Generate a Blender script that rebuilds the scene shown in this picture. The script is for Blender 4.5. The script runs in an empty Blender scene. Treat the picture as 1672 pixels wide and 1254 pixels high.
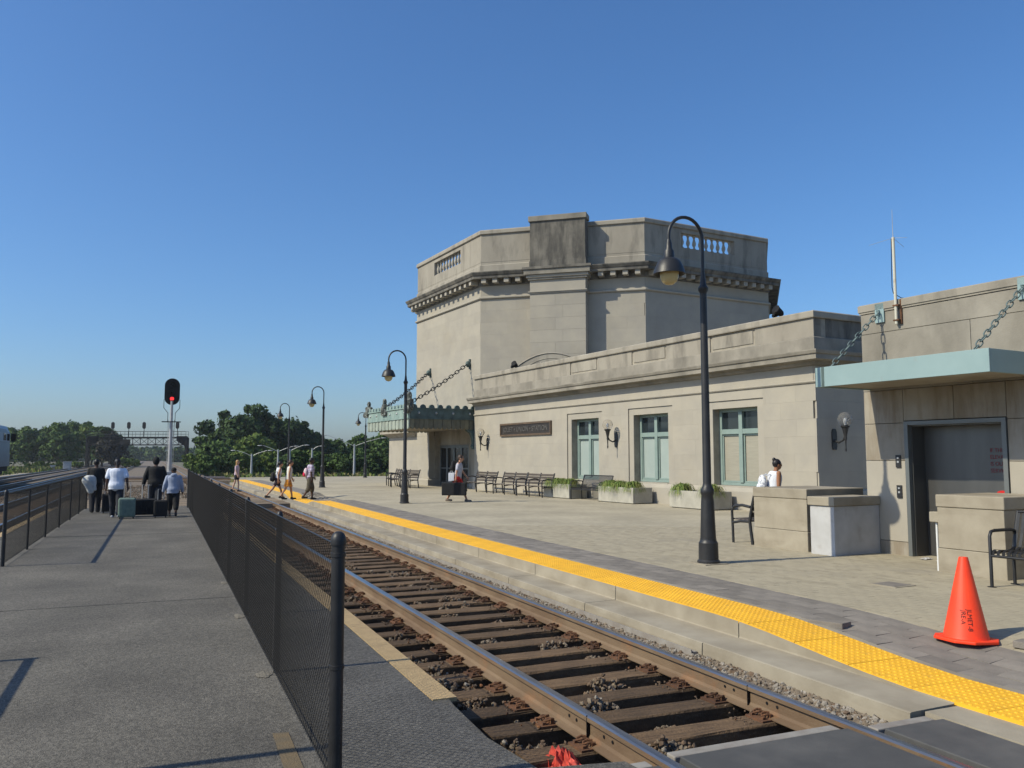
import bpy, math, random
import numpy as np
from mathutils import Vector, Matrix, Quaternion
R = math.radians
random.seed(7); rng = np.random.default_rng(7)
sc = bpy.context.scene
COL = sc.collection

# ------------------------------------------------------------------ camera
cam_d = bpy.data.cameras.new('camera'); cam = bpy.data.objects.new('camera', cam_d); COL.objects.link(cam)
cam_d.sensor_fit = 'HORIZONTAL'; cam_d.sensor_width = 36.0; cam_d.lens = 36.0*1350/1672
cam_d.clip_start = 0.05; cam_d.clip_end = 6000
cam.location = (0, 0, 1.72); cam.rotation_euler = (R(90+5.0375), 0, 0)
sc.camera = cam
# ------------------------------------------------------------------ sky and sun
SUN_EL, SUN_AZ = 41.6, 21.5          # sun stands to the left and a little behind the camera
S = Vector((-math.cos(R(SUN_AZ))*math.cos(R(SUN_EL)), -math.sin(R(SUN_AZ))*math.cos(R(SUN_EL)), math.sin(R(SUN_EL))))
w = bpy.data.worlds.new('World'); sc.world = w; w.use_nodes = True
nt = w.node_tree; nt.nodes.clear()
sky = nt.nodes.new('ShaderNodeTexSky'); sky.sky_type = 'NISHITA'; sky.sun_disc = False
sky.sun_elevation = R(SUN_EL); sky.sun_rotation = math.atan2(S.x, S.y)
sky.altitude = 160; sky.air_density = 1.13; sky.dust_density = 1.45; sky.ozone_density = 10.0
bg = nt.nodes.new('ShaderNodeBackground'); bg.inputs['Strength'].default_value = 0.15
wo = nt.nodes.new('ShaderNodeOutputWorld')
hs = nt.nodes.new('ShaderNodeHueSaturation'); hs.inputs['Saturation'].default_value = 1.06
nt.links.new(sky.outputs[0], hs.inputs['Color']); nt.links.new(hs.outputs[0], bg.inputs[0]); nt.links.new(bg.outputs[0], wo.inputs[0])
sl = bpy.data.lights.new('sun', 'SUN'); sl.energy = 4.9; sl.angle = R(0.53); sl.color = (1.0, 0.93, 0.745)
so = bpy.data.objects.new('sun', sl); COL.objects.link(so); so.location = (-30, -12, 40)
so.rotation_euler = S.to_track_quat('Z', 'Y').to_euler()
sc.view_settings.view_transform = 'Standard'; sc.view_settings.look = 'None'
sc.view_settings.exposure = 0.0; sc.view_settings.gamma = 1.0; sc.view_settings.use_curve_mapping = False
sc.cycles.use_denoising = True
sc.cycles.max_bounces = 6; sc.cycles.diffuse_bounces = 2; sc.cycles.glossy_bounces = 3
sc.cycles.transparent_max_bounces = 8; sc.cycles.transmission_bounces = 6

# ------------------------------------------------------------------ frames of the place
TH, PH = R(23.3123), R(28.6685)
te = Vector((-math.sin(TH), math.cos(TH), 0)); tl = Vector((-math.cos(TH), -math.sin(TH), 0))   # along the track, to its left
be = Vector((-math.sin(PH), math.cos(PH), 0)); bn = Vector((-math.cos(PH), -math.sin(PH), 0))   # along the front, out of the front
TROT, BROT = math.pi/2+TH, math.pi/2+PH
def tw(a, L, z=0.0): return te*a - tl*L + Vector((0, 0, z))
def bw(s, n, z=0.0): return be*s + bn*n + Vector((0, 0, z))
ZP = 0.17                                                              # station platform level

# ------------------------------------------------------------------ mesh builder
class MB:
    def __init__(s): s.v = []; s.f = []; s.m = []
    def add(s, vs, fs, mi=0):
        o = len(s.v); s.v += [tuple(p) for p in vs]; s.f += [tuple(i+o for i in f) for f in fs]; s.m += [mi]*len(fs); return s
    def box(s, x0, x1, y0, y1, z0, z1, mi=0, M=None):
        x0, x1 = min(x0, x1), max(x0, x1); y0, y1 = min(y0, y1), max(y0, y1); z0, z1 = min(z0, z1), max(z0, z1)
        vs = [(x0,y0,z0),(x1,y0,z0),(x1,y1,z0),(x0,y1,z0),(x0,y0,z1),(x1,y0,z1),(x1,y1,z1),(x0,y1,z1)]
        if M is not None: vs = [M @ Vector(p) for p in vs]
        return s.add(vs, [(3,2,1,0),(4,5,6,7),(0,1,5,4),(1,2,6,5),(2,3,7,6),(3,0,4,7)], mi)
    def loft(s, rings, cap=True, closed=True, mi=0):
        n = len(rings[0]); vs = [p for r in rings for p in r]; fs = []
        for k in range(len(rings)-1):
            for i in range(n if closed else n-1):
                j = (i+1) % n; fs.append((k*n+i, k*n+j, (k+1)*n+j, (k+1)*n+i))
        if cap:
            fs.append(tuple(reversed(range(n)))); fs.append(tuple((len(rings)-1)*n+i for i in range(n)))
        return s.add(vs, fs, mi)
    def tube(s, pts, r, n=8, closed=False, mi=0, cap=True, flat=None):
        pts = [Vector(p) for p in pts]; N = len(pts); rr = r if isinstance(r, (list, tuple)) else [r]*N
        rings = []; up = None
        for i in range(N):
            if closed: d = pts[(i+1) % N]-pts[i-1]
            else: d = pts[min(i+1, N-1)]-pts[max(i-1, 0)]
            d.normalize()
            if up is None: up = Vector((0, 0, 1)) if abs(d.z) < 0.9 else Vector((1, 0, 0))
            x = d.cross(up); x.normalize(); y = x.cross(d); y.normalize(); up = y
            k = flat if flat else 1.0
            rings.append([pts[i]+x*(rr[i]*math.cos(2*math.pi*q/n))+y*(rr[i]*k*math.sin(2*math.pi*q/n)) for q in range(n)])
        if closed: rings.append(rings[0])
        return s.loft(rings, cap=cap and not closed, mi=mi)
    def lathe(s, prof, c=(0,0,0), n=16, mi=0, cap=True, M=None):
        rings = [[Vector((c[0]+r*math.cos(2*math.pi*q/n), c[1]+r*math.sin(2*math.pi*q/n), c[2]+z)) for q in range(n)] for r, z in prof]
        if M is not None: rings = [[M @ p for p in r] for r in rings]
        return s.loft(rings, cap=cap, mi=mi)
    def ball(s, c, r, n=12, m=8, mi=0, M=None):
        rx, ry, rz = r if isinstance(r, (list, tuple)) else (r, r, r)
        rings = []
        for k in range(m+1):
            t = math.pi*(-0.5+k/m); t = max(-math.pi/2+.02, min(math.pi/2-.02, t))
            ring = [Vector((rx*math.cos(t)*math.cos(2*math.pi*q/n), ry*math.cos(t)*math.sin(2*math.pi*q/n), rz*math.sin(t))) for q in range(n)]
            if M is not None: ring = [M @ p for p in ring]
            rings.append([p+Vector(c) for p in ring])
        return s.loft(rings, mi=mi)
    def prism(s, poly, z0, z1, mi=0, M=None):
        n = len(poly); vs = [Vector((x, y, z0)) for x, y in poly]+[Vector((x, y, z1)) for x, y in poly]
        if M is not None: vs = [M @ p for p in vs]
        fs = [(i, (i+1) % n, n+(i+1) % n, n+i) for i in range(n)]+[tuple(reversed(range(n))), tuple(range(n, 2*n))]
        return s.add(vs, fs, mi)
    def sweep(s, path, prof, closed=False, mi=0, cap=True):
        """path: 2-D points walked with the outside on the LEFT; prof: (out, z) closed section"""
        N = len(path); rings = []
        P = [Vector((p[0], p[1])) for p in path]
        for i in range(N):
            if closed: a, b = P[i]-P[i-1], P[(i+1) % N]-P[i]
            else: a = P[i]-P[i-1] if i else P[1]-P[0]; b = P[i+1]-P[i] if i < N-1 else a
            a.normalize(); b.normalize()
            na, nb = Vector((-a.y, a.x)), Vector((-b.y, b.x)); m = na+nb; m = m/(m.dot(na)) if m.length > 1e-6 else na
            rings.append([(P[i].x+m.x*o, P[i].y+m.y*o, z) for o, z in prof])
        if closed: rings.append(rings[0])
        return s.loft(rings, cap=cap and not closed, mi=mi)
    def mesh(s, name, mats, smooth=None):
        me = bpy.data.meshes.new(name); me.from_pydata(s.v, [], s.f)
        for m in (mats if isinstance(mats, (list, tuple)) else [mats]): me.materials.append(m)
        if any(s.m): me.polygons.foreach_set('material_index', s.m)
        import bmesh
        bm = bmesh.new(); bm.from_mesh(me); bmesh.ops.recalc_face_normals(bm, faces=bm.faces); bm.to_mesh(me); bm.free()
        if smooth is not None:
            me.polygons.foreach_set('use_smooth', [True]*len(me.polygons))
            if smooth < 180: me.set_sharp_from_angle(angle=R(smooth))
        me.update(); return me

def link(name, me, parent=None, loc=(0,0,0), rz=0.0):
    o = bpy.data.objects.new(name, me); COL.objects.link(o)
    o.location = loc; o.rotation_euler = (0, 0, rz)
    if parent: o.parent = parent
    return o
def part(name, mb, mats, parent=None, smooth=None, loc=(0,0,0), rz=0.0, bevel=0.0, label=None, kind=None):
    o = link(name, mb.mesh(name, mats, smooth), parent, loc, rz)
    if bevel:
        b = o.modifiers.new('bevel', 'BEVEL'); b.width = bevel; b.segments = 2; b.limit_method = 'ANGLE'; b.angle_limit = R(40)
    if label: o['label'] = label
    if kind: o['kind'] = kind
    return o
def tag(o, label, cat, group=None):
    o['label'] = label; o['category'] = cat
    if group: o['group'] = group
    return o
def thing(name, label, cat, loc=(0,0,0), rz=0.0, group=None):
    return tag(link(name, None, None, loc, rz), label, cat, group)
def struct(o): o['kind'] = 'structure'; return o
def dup(root, loc=None, rz=None, label=None, scale=None):
    def cp(o, par):
        c = o.copy(); COL.objects.link(c); c.parent = par
        for ch in kids.get(o, []): cp(ch, c)
        return c
    kids = {}
    def walk(o):
        kids[o] = list(o.children)
        for ch in kids[o]: walk(ch)
    walk(root); r = cp(root, None)
    if loc is not None: r.location = loc
    if rz is not None: r.rotation_euler = (0, 0, rz)
    if scale is not None: r.scale = scale if isinstance(scale, tuple) else (scale,)*3
    if label: r['label'] = label
    return r
def np_mesh(name, V, F, mats, smooth=False, mi=None):
    """V (n,3), F (m,k) with k = 3 or 4"""
    me = bpy.data.meshes.new(name); k = F.shape[1]
    me.vertices.add(len(V)); me.vertices.foreach_set('co', V.astype(np.float32).ravel())
    me.loops.add(F.size); me.loops.foreach_set('vertex_index', F.astype(np.int32).ravel())
    me.polygons.add(len(F)); me.polygons.foreach_set('loop_start', np.arange(0, F.size, k, dtype=np.int32))
    me.polygons.foreach_set('use_smooth', np.full(len(F), bool(smooth)))
    for m in (mats if isinstance(mats, (list, tuple)) else [mats]): me.materials.append(m)
    if mi is not None: me.polygons.foreach_set('material_index', mi.astype(np.int32))
    me.update(calc_edges=True); me.validate(); return me
def scatter(name, bv, bf, pos, rot, scl, mats, mi=None):
    """many copies of one small shape in one mesh; pos (n,3), rot (n,3,3), scl (n,3)"""
    n, k = len(pos), len(bv)
    V = np.einsum('nij,nkj->nki', rot, bv[None]*scl[:, None, :])+pos[:, None, :]
    F = bf[None]+(np.arange(n)*k)[:, None, None]
    return np_mesh(name, V.reshape(-1, 3), F.reshape(-1, bf.shape[1]), mats, mi=None if mi is None else np.repeat(mi, len(bf)))
def rand_rot(n, r=rng):
    q = r.normal(size=(n, 4)); q /= np.linalg.norm(q, axis=1)[:, None]; w_, x, y, z = q.T
    return np.stack([np.stack([1-2*(y*y+z*z), 2*(x*y-z*w_), 2*(x*z+y*w_)], -1), np.stack([2*(x*y+z*w_), 1-2*(x*x+z*z), 2*(y*z-x*w_)], -1), np.stack([2*(x*z-y*w_), 2*(y*z+x*w_), 1-2*(x*x+y*y)], -1)], 1)
def text_mb(body, size, depth, bold=0.0):
    """lettering from the built-in font as a list of (verts, faces), baseline at 0"""
    cu = bpy.data.curves.new('lettering', 'FONT'); cu.body = body; cu.size = size; cu.extrude = depth/2; cu.offset = bold
    o = bpy.data.objects.new('lettering', cu); me = o.to_mesh()
    mb = MB().add([tuple(v.co) for v in me.vertices], [tuple(p.vertices) for p in me.polygons])
    o.to_mesh_clear(); bpy.data.objects.remove(o); bpy.data.curves.remove(cu); return mb

# ------------------------------------------------------------------ materials
ALB = 0.88
def mat(name, col, rough=0.8, col2=None, scale=3.0, detail=6, contrast=(0.35, 0.65), bump=0.0, bscale=60.0, metal=0.0, spec=0.5, stretch=None,
        col3=None, scale3=0.6, amt3=0.5, c3=(0.45, 0.7), stretch3=None, rand=0.0, trans=0.0, coord='Object', ior=1.45, alpha=1.0, bdetail=4, sub=None):
    m = bpy.data.materials.new(name); m.use_nodes = True; t = m.node_tree; b = t.nodes['Principled BSDF']
    b.inputs['Roughness'].default_value = rough; b.inputs['Metallic'].default_value = metal
    b.inputs['Specular IOR Level'].default_value = spec; b.inputs['IOR'].default_value = ior
    b.inputs['Transmission Weight'].default_value = trans; b.inputs['Alpha'].default_value = alpha
    N, K = t.nodes.new, t.links.new
    if metal < .3 and trans == 0 and not name.startswith(('leaf', 'long_grass', 'dry_grass', 'cloth', 'skin', 'fluor', 'yellow')):
        col, col2, col3 = [tuple(x*ALB for x in c_) if c_ else None for c_ in (col, col2, col3)]
    tc = N('ShaderNodeTexCoord'); out = None
    def noise(sc_, st, det, off=0.0):
        mp = N('ShaderNodeMapping'); K(tc.outputs[coord], mp.inputs['Vector'])
        mp.inputs['Scale'].default_value = st if st else (1, 1, 1); mp.inputs['Location'].default_value = (off, off*1.7, off*.3)
        n_ = N('ShaderNodeTexNoise'); n_.inputs['Scale'].default_value = sc_; n_.inputs['Detail'].default_value = det; n_.inputs['Roughness'].default_value = .6
        K(mp.outputs[0], n_.inputs['Vector']); return n_.outputs['Fac']
    def ramp(fac, lo, hi):
        r_ = N('ShaderNodeMapRange'); r_.inputs['From Min'].default_value = lo; r_.inputs['From Max'].default_value = hi; K(fac, r_.inputs['Value']); return r_.outputs[0]
    def mix(f, a, c, mode='MIX'):
        x = N('ShaderNodeMix'); x.data_type = 'RGBA'; x.blend_type = mode
        for sck, val in ((x.inputs[0], f), (x.inputs[6], a), (x.inputs[7], c)):
            if isinstance(val, (tuple, list)): sck.default_value = (*val[:3], 1)
            elif isinstance(val, (int, float)): sck.default_value = val
            else: K(val, sck)
        return x.outputs[2]
    c = col
    if col2: c = mix(ramp(noise(scale, stretch, detail), *contrast), col, col2)
    if col3:
        f = ramp(noise(scale3, stretch3, 5, 7.3), *c3); mm = N('ShaderNodeMath'); mm.operation = 'MULTIPLY'; mm.inputs[1].default_value = amt3; K(f, mm.inputs[0])
        c = mix(mm.outputs[0], c, col3)
    if rand:
        oi = N('ShaderNodeObjectInfo'); r_ = N('ShaderNodeMapRange'); K(oi.outputs['Random'], r_.inputs['Value'])
        r_.inputs['To Min'].default_value = 1-rand; r_.inputs['To Max'].default_value = 1+rand
        hv = N('ShaderNodeHueSaturation'); K(r_.outputs[0], hv.inputs['Value'])
        if isinstance(c, tuple): hv.inputs['Color'].default_value = (*c, 1)
        else: K(c, hv.inputs['Color'])
        c = hv.outputs[0]
    if isinstance(c, tuple): b.inputs['Base Color'].default_value = (*c, 1)
    else: K(c, b.inputs['Base Color'])
    if bump:
        bp = N('ShaderNodeBump'); bp.inputs['Strength'].default_value = bump; bp.inputs['Distance'].default_value = 0.02
        K(noise(bscale, None, bdetail, 3.1), bp.inputs['Height']); K(bp.outputs[0], b.inputs['Normal'])
    if sub: b.inputs['Subsurface Weight'].default_value = sub
    m['tree'] = 0
    return m
STONE = (0.405, 0.367, 0.295)
M = {}
M['stone'] = mat('limestone', STONE, .88, (0.355, 0.325, 0.270), 1.3, bump=.12, bscale=45, rand=.04, col3=(.33, .285, .21), scale3=.55, amt3=.35, c3=(.52, .75))
M['stone_stain'] = mat('grey_stained_limestone', (.33, .30, .245), .92, (.235, .212, .17), 1.0, bump=.2, bscale=35, col3=(.11, .10, .082), scale3=1.3, amt3=.6, c3=(.46, .72), stretch3=(1, 1, .5), rand=.05)
M['stone_core'] = mat('limestone_joint', (.40, .355, .275), .9, (.28, .25, .2), 3)
M['stone_worn'] = mat('weathered_limestone', (.375, .34, .275), .92, (.285, .255, .205), 1.1, bump=.2, bscale=35, stretch=(1, 1, .45), contrast=(.3, .7), col3=(.10, .09, .074), scale3=1.5, amt3=.72, c3=(.50, .74), stretch3=(1.2, 1.2, .34), rand=.04)
M['stone_dark'] = mat('soot_and_shade_limestone', (.225, .205, .168), .93, (.135, .124, .104), 1.4, bump=.2, bscale=30, col3=(.055, .052, .046), scale3=2.2, amt3=.9, c3=(.42, .66), stretch3=(1.3, 1.3, .3))
M['stone_rust'] = mat('rust_streaked_limestone', (.36, .325, .265), .9, (.28, .245, .19), 1.5, bump=.1, bscale=40, col3=(.17, .115, .06), scale3=3.6, amt3=.6, c3=(.44, .70), stretch3=(2.2, 2.2, .3), rand=.04)
M['concrete'] = mat('pale_concrete', (.37, .325, .245), .9, (.285, .245, .18), 2.2, bump=.15, bscale=70, col3=(.17, .135, .085), scale3=1.4, amt3=.65, c3=(.5, .74), stretch3=(.5, 1, 2.5), rand=.06)
M['concrete_white'] = mat('white_patched_concrete', (.52, .515, .50), .9, (.42, .41, .39), 2.4, bump=.1, bscale=60, col3=(.22, .17, .11), scale3=1.8, amt3=.5, c3=(.58, .75))
def asphalt(name, c1, c2, c3):
    m = mat(name, c1, .93, c2, .55, detail=8, contrast=(.3, .7), bump=.55, bscale=110, bdetail=2, col3=c3, scale3=75, amt3=.6, c3=(.54, .68))
    t = m.node_tree; b = t.nodes['Principled BSDF']; Nn, K = t.nodes.new, t.links.new; src = b.inputs['Base Color'].links[0].from_socket
    tc = Nn('ShaderNodeTexCoord'); nz = Nn('ShaderNodeTexNoise'); nz.inputs['Scale'].default_value = 1.1; nz.inputs['Detail'].default_value = 6; K(tc.outputs['Object'], nz.inputs['Vector'])
    mx = Nn('ShaderNodeMix'); mx.data_type = 'RGBA'; mx.inputs[0].default_value = .22; K(tc.outputs['Object'], mx.inputs[6]); K(nz.outputs['Color'], mx.inputs[7])
    vo = Nn('ShaderNodeTexVoronoi'); vo.feature = 'DISTANCE_TO_EDGE'; vo.inputs['Scale'].default_value = .42; K(mx.outputs[2], vo.inputs['Vector'])
    cr = Nn('ShaderNodeMapRange'); cr.inputs['From Min'].default_value = .0015; cr.inputs['From Max'].default_value = .0055; cr.inputs['To Min'].default_value = .90; cr.inputs['To Max'].default_value = 1; K(vo.outputs['Distance'], cr.inputs[0])
    n2 = Nn('ShaderNodeTexNoise'); n2.inputs['Scale'].default_value = .9; n2.inputs['Detail'].default_value = 9; K(tc.outputs['Object'], n2.inputs['Vector'])
    r2 = Nn('ShaderNodeMapRange'); r2.inputs['From Min'].default_value = .36; r2.inputs['From Max'].default_value = .66; r2.inputs['To Min'].default_value = .80; r2.inputs['To Max'].default_value = 1.16; K(n2.outputs[0], r2.inputs[0])
    mu = Nn('ShaderNodeMath'); mu.operation = 'MULTIPLY'; K(cr.outputs[0], mu.inputs[0]); K(r2.outputs[0], mu.inputs[1])
    v2 = Nn('ShaderNodeTexVoronoi'); v2.inputs['Scale'].default_value = 62; K(tc.outputs['Object'], v2.inputs['Vector']); sp = Nn('ShaderNodeSeparateColor'); K(v2.outputs['Color'], sp.inputs[0])
    r3 = Nn('ShaderNodeMapRange'); r3.inputs['To Min'].default_value = .66; r3.inputs['To Max'].default_value = 1.34; K(sp.outputs[0], r3.inputs[0])
    m3 = Nn('ShaderNodeMath'); m3.operation = 'MULTIPLY'; K(mu.outputs[0], m3.inputs[0]); K(r3.outputs[0], m3.inputs[1]); mu = m3
    hv = Nn('ShaderNodeHueSaturation'); K(src, hv.inputs['Color']); K(mu.outputs[0], hv.inputs['Value']); K(hv.outputs[0], b.inputs['Base Color'])
    return m
M['asphalt'] = asphalt('worn_asphalt', (.135, .123, .101), (.103, .094, .079), (.235, .208, .168))
M['asphalt2'] = asphalt('dark_and_shade_asphalt', (.120, .112, .099), (.094, .088, .078), (.205, .188, .158))
M['tan'] = mat('tan_edge_tile', (.50, .355, .18), .9, (.41, .29, .15), 9, bump=.6, bscale=55)
M['yellow'] = mat('yellow_tactile_tile', (.80, .435, .022), .62, (.70, .365, .018), 2.5, bump=.05, col3=(.30, .19, .05), scale3=5, amt3=.5, c3=(.56, .76), rand=.05)
M['slab'] = mat('grey_paver', (.24, .212, .178), .9, (.182, .162, .138), 5, bump=.25, bscale=70, rand=.16)
M['brick_paver'] = mat('buff_paver', (.385, .335, .235), .92, (.33, .287, .203), 4, bump=.3, bscale=80, rand=.05, col3=(.21, .19, .155), scale3=.8, amt3=.4, c3=(.5, .72))
M['rubber'] = mat('grey_crossing_panel', (.078, .077, .074), .75, (.063, .062, .061), 2.5, bump=.15, bscale=120, col3=(.17, .16, .145), scale3=1.3, amt3=.5)
M['edge_steel'] = mat('dusty_steel_edge', (.32, .30, .265), .7, (.24, .21, .18), 6, metal=.0)
M['rail_top'] = mat('polished_rail', (.34, .34, .35), .30, (.24, .235, .235), 14, metal=.9, stretch=(.1, 1, 1))
M['rail_rust'] = mat('rusty_rail', (.215, .150, .090), .75, (.145, .092, .052), 4, bump=.25, bscale=60, stretch=(.35, 1, 1), col3=(.34, .135, .045), scale3=2.4, amt3=.5, c3=(.55, .75))
M['rust'] = mat('orange_rust', (.15, .066, .028), .9, (.075, .038, .021), 14, bump=.4, bscale=90, rand=.35, col3=(.30, .125, .04), scale3=5, amt3=.5, c3=(.55, .7))
M['tie'] = mat('creosote_timber', (.150, .093, .048), .92, (.066, .041, .022), 5, bump=.7, bscale=35, stretch=(9, .8, 3), col3=(.20, .125, .065), scale3=3, amt3=.5, c3=(.5, .75), rand=.25)
M['ballast'] = mat('track_ballast', (.24, .19, .138), .95, (.105, .082, .06), 18, detail=8, contrast=(.35, .62), bump=1.0, bscale=26, col3=(.32, .285, .235), scale3=34, amt3=.6, c3=(.54, .66))
M['fines'] = mat('dark_ballast_fines', (.034, .025, .018), .95, (.018, .014, .011), 12, bump=.8, bscale=40, col3=(.07, .04, .022), scale3=3, amt3=.5)
M['earth'] = mat('dry_earth', (.185, .15, .10), .95, (.12, .11, .062), .12, detail=9, bump=.6, bscale=8, col3=(.085, .105, .038), scale3=.35, amt3=.8, c3=(.46, .6))
M['st1'] = mat('ballast_stone_tan', (.23, .185, .135), .95, (.155, .12, .085), 9)
M['st2'] = mat('ballast_stone_grey', (.33, .295, .25), .95, (.22, .195, .16), 9)
M['st3'] = mat('ballast_stone_brown', (.175, .118, .075), .95, (.11, .075, .05), 9)
M['black'] = mat('black_paint', (.013, .013, .014), .48, (.024, .024, .026), 6, bump=.05)
M['black_matt'] = mat('black_vinyl', (.009, .009, .010), .7, spec=.25)
M['iron'] = mat('black_iron', (.020, .020, .021), .45, (.030, .029, .028), 5, bump=.08)
M['wood'] = mat('grey_bench_slat', (.16, .135, .115), .8, (.105, .088, .075), 6, stretch=(.4, 6, 6), bump=.2, rand=.15)
M['teal'] = mat('verdigris_copper', (.285, .375, .335), .7, (.19, .275, .25), 2.5, bump=.12, col3=(.11, .17, .15), scale3=2.6, amt3=.5, c3=(.55, .75), stretch3=(1, 1, .4), rand=.04)
M['teal_dark'] = mat('dark_and_shade_verdigris', (.105, .16, .15), .75, (.06, .085, .08), 3, bump=.15)
M['canopy_teal'] = mat('pale_teal_paint', (.285, .395, .395), .55, (.245, .35, .35), 1.3, col3=(.28, .17, .085), scale3=3.4, amt3=.3, c3=(.64, .76), stretch3=(2, 2, .5))
M['valance'] = mat('grey_green_valance', (.35, .39, .32), .7, (.26, .30, .25), 3, rand=.10, bump=.08)
M['soffit'] = mat('stained_soffit', (.42, .37, .29), .9, (.30, .25, .18), 1.4)
M['frame'] = mat('teal_window_paint', (.25, .325, .29), .5, (.215, .285, .255), 3, bump=.04)
M['blind_t'] = mat('pale_green_blind', (.37, .43, .395), .10, (.33, .39, .36), 1.2)
M['blind_b'] = mat('beige_blind', (.37, .345, .275), .12, (.32, .30, .24), 2, stretch=(1, 1, 14))
M['glass'] = mat('dark_window_glass', (.022, .030, .034), .06, spec=.7)
M['door_dark'] = mat('dark_door_glass', (.012, .014, .015), .1, spec=.6)
M['alu'] = mat('grey_aluminium', (.16, .17, .165), .45, metal=.4)
M['steel'] = mat('stainless_elevator_door', (.15, .148, .14), .42, (.115, .113, .108), 2, metal=.7, stretch=(1, 1, .2))
M['globe'] = mat('clear_globe_glass', (.80, .77, .72), .05, trans=.92, ior=1.15)
M['lamp_globe'] = mat('frosted_amber_globe', (.62, .50, .25), .25, trans=.25, ior=1.3)
M['bronze'] = mat('bronze_plaque', (.030, .026, .024), .45, (.045, .036, .028), 5)
M['bronze_edge'] = mat('worn_bronze_frame', (.15, .10, .06), .5, (.09, .062, .04), 5)
M['letter'] = mat('dull_brass_lettering', (.10, .092, .082), .5)
M['orange'] = mat('fluorescent_orange_vinyl', (.90, .060, .012), .5, (.80, .045, .010), 3, col3=(.5, .05, .02), scale3=6, amt3=.35, c3=(.58, .76))
M['stencil'] = mat('black_stencil', (.11, .02, .014), .7, (.05, .014, .01), 40)
M['red'] = mat('red_fabric', (.62, .015, .012), .8)
M['rag'] = mat('red_plastic_rag', (.75, .10, .065), .6, (.55, .05, .03), 9)
M['white'] = mat('white_cotton', (.72, .73, .76), .85, (.62, .64, .69), 6)
M['white_paint'] = mat('white_paint', (.72, .72, .70), .6)
M['galv'] = mat('galvanised_steel', (.42, .43, .43), .5, (.33, .34, .34), 5, metal=.35)
M['sig_grey'] = mat('aluminium_mast_paint', (.52, .52, .51), .5, (.40, .40, .40), 3, metal=.2)
M['pole_grey'] = mat('pale_pole_paint', (.60, .57, .46), .6, (.40, .26, .12), 5, contrast=(.55, .75))
def emit(name, col, st):
    m = mat(name, col, .4); b = m.node_tree.nodes['Principled BSDF']; b.inputs['Emission Color'].default_value = (*col, 1); b.inputs['Emission Strength'].default_value = st; return m
M['sig_red'] = emit('lit_red_signal_lens', (1.0, .03, .03), 2.2)
def leafmat(name, c1, c2):
    m = mat(name, c1, .75, c2, .35, detail=4, contrast=(.35, .65), spec=.15); return m
M['leaf1'] = leafmat('leaf_mid_green', (.080, .128, .032), (.050, .088, .024))
M['leaf2'] = leafmat('leaf_light_green', (.118, .165, .036), (.078, .118, .028))
M['leaf3'] = leafmat('leaf_dark_green', (.052, .086, .026), (.032, .060, .020))
M['leaf4'] = leafmat('leaf_blackish', (.032, .034, .022), (.042, .036, .028))
M['bark'] = mat('bark', (.085, .065, .048), .95, (.05, .04, .03), 6, bump=.5, bscale=20)
M['grass'] = mat('long_grass', (.125, .20, .035), .8, (.20, .20, .055), 3, contrast=(.4, .6))
M['grass_dry'] = mat('dry_grass', (.26, .21, .085), .9, (.13, .14, .04), 1.5)
# ================================================================== SETTING: ground, platforms, crossings
def sstep(t): t = max(0., min(1., t)); return t*t*(3-2*t)
def zs(a, L):
    """height of the station platform: flush ramps at the near and the far crossing"""
    near = sstep((6.9-a)/2.5)
    far = sstep((a-29.6)/1.6)*(1-sstep((a-35.0)/1.6))
    d = 0.15*max(near, far)
    return ZP-d*(1-sstep((L-5.78)/1.55))
g = MB(); g.add([(-2500, -300, -.42), (2500, -300, -.42), (2500, 4000, -.42), (-2500, 4000, -.42)], [(0, 1, 2, 3)])
struct(part('ground', g, M['earth']))
tb = MB(); N = 60
rows = [-8+ (460)*(i/N)**2 for i in range(N+1)]
for i in range(N):
    a0, a1 = rows[i], rows[i+1]
    if a1 < 37.5: tb.add([(a0, 15, -.275), (a0, -2.06, -.275), (a1, -2.06, -.275), (a1, 15, -.275)], [(0, 1, 2, 3)])
    else: tb.add([(a0, 15, -.275), (a0, -5.05, -.275), (a1, -5.05, -.275), (a1, 15, -.275)], [(0, 1, 2, 3)])
struct(part('track_bed', tb, M['ballast'], rz=TROT))
fb = MB().add([(4.2, -2.06, -.33), (4.2, -4.36, -.33), (37, -4.36, -.33), (37, -2.06, -.33)], [(3, 2, 1, 0)])
struct(part('track_bed_fines', fb, M['fines'], rz=TROT))
# --- island platform (asphalt slab with two tan edge strips)
isl = MB(); out = [(-6, 2.62), (3.2, 2.62), (4.22, 2.52), (4.32, 2.02), (4.9, 1.95), (5.6, 1.98), (6.2, 2.05), (31.6, 2.05), (31.6, -3.15), (-6, -3.15)]
poly = [(a, -L) for a, L in out]; n = len(poly)
isl.prism(poly, -.41, 0.0)
isl_o = struct(part('island_platform', isl, M['asphalt'], rz=TROT, bevel=.012))
ov = MB().add([(-6, -.98, .004), (-6, -2.58, .004), (3.2, -2.58, .004), (4.2, -2.48, .004), (4.30, -1.99, .004), (4.9, -1.92, .004), (5.6, -1.95, .004), (5.75, -1.86, .004), (31.4, -1.86, .004), (31.4, -1.02, .004)], [tuple(range(10))])
part('shaded_asphalt_strip', ov, M['asphalt2'], isl_o)  # shade of the fence mesh is put into this darker asphalt colour
for L0, L1, a0, a1 in ((1.868, 2.048, 5.75, 31.4), (-3.145, -2.965, -5.5, 31.4)):
    a = a0; k = 0
    while a < a1-.05:
        b_ = min(a+.915, a1); st = MB(); st.box(a+.003, b_-.003, -L0, -L1, -.02, .009); part('edge_tile', st, M['tan'], isl_o); a = b_; k += 1
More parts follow.
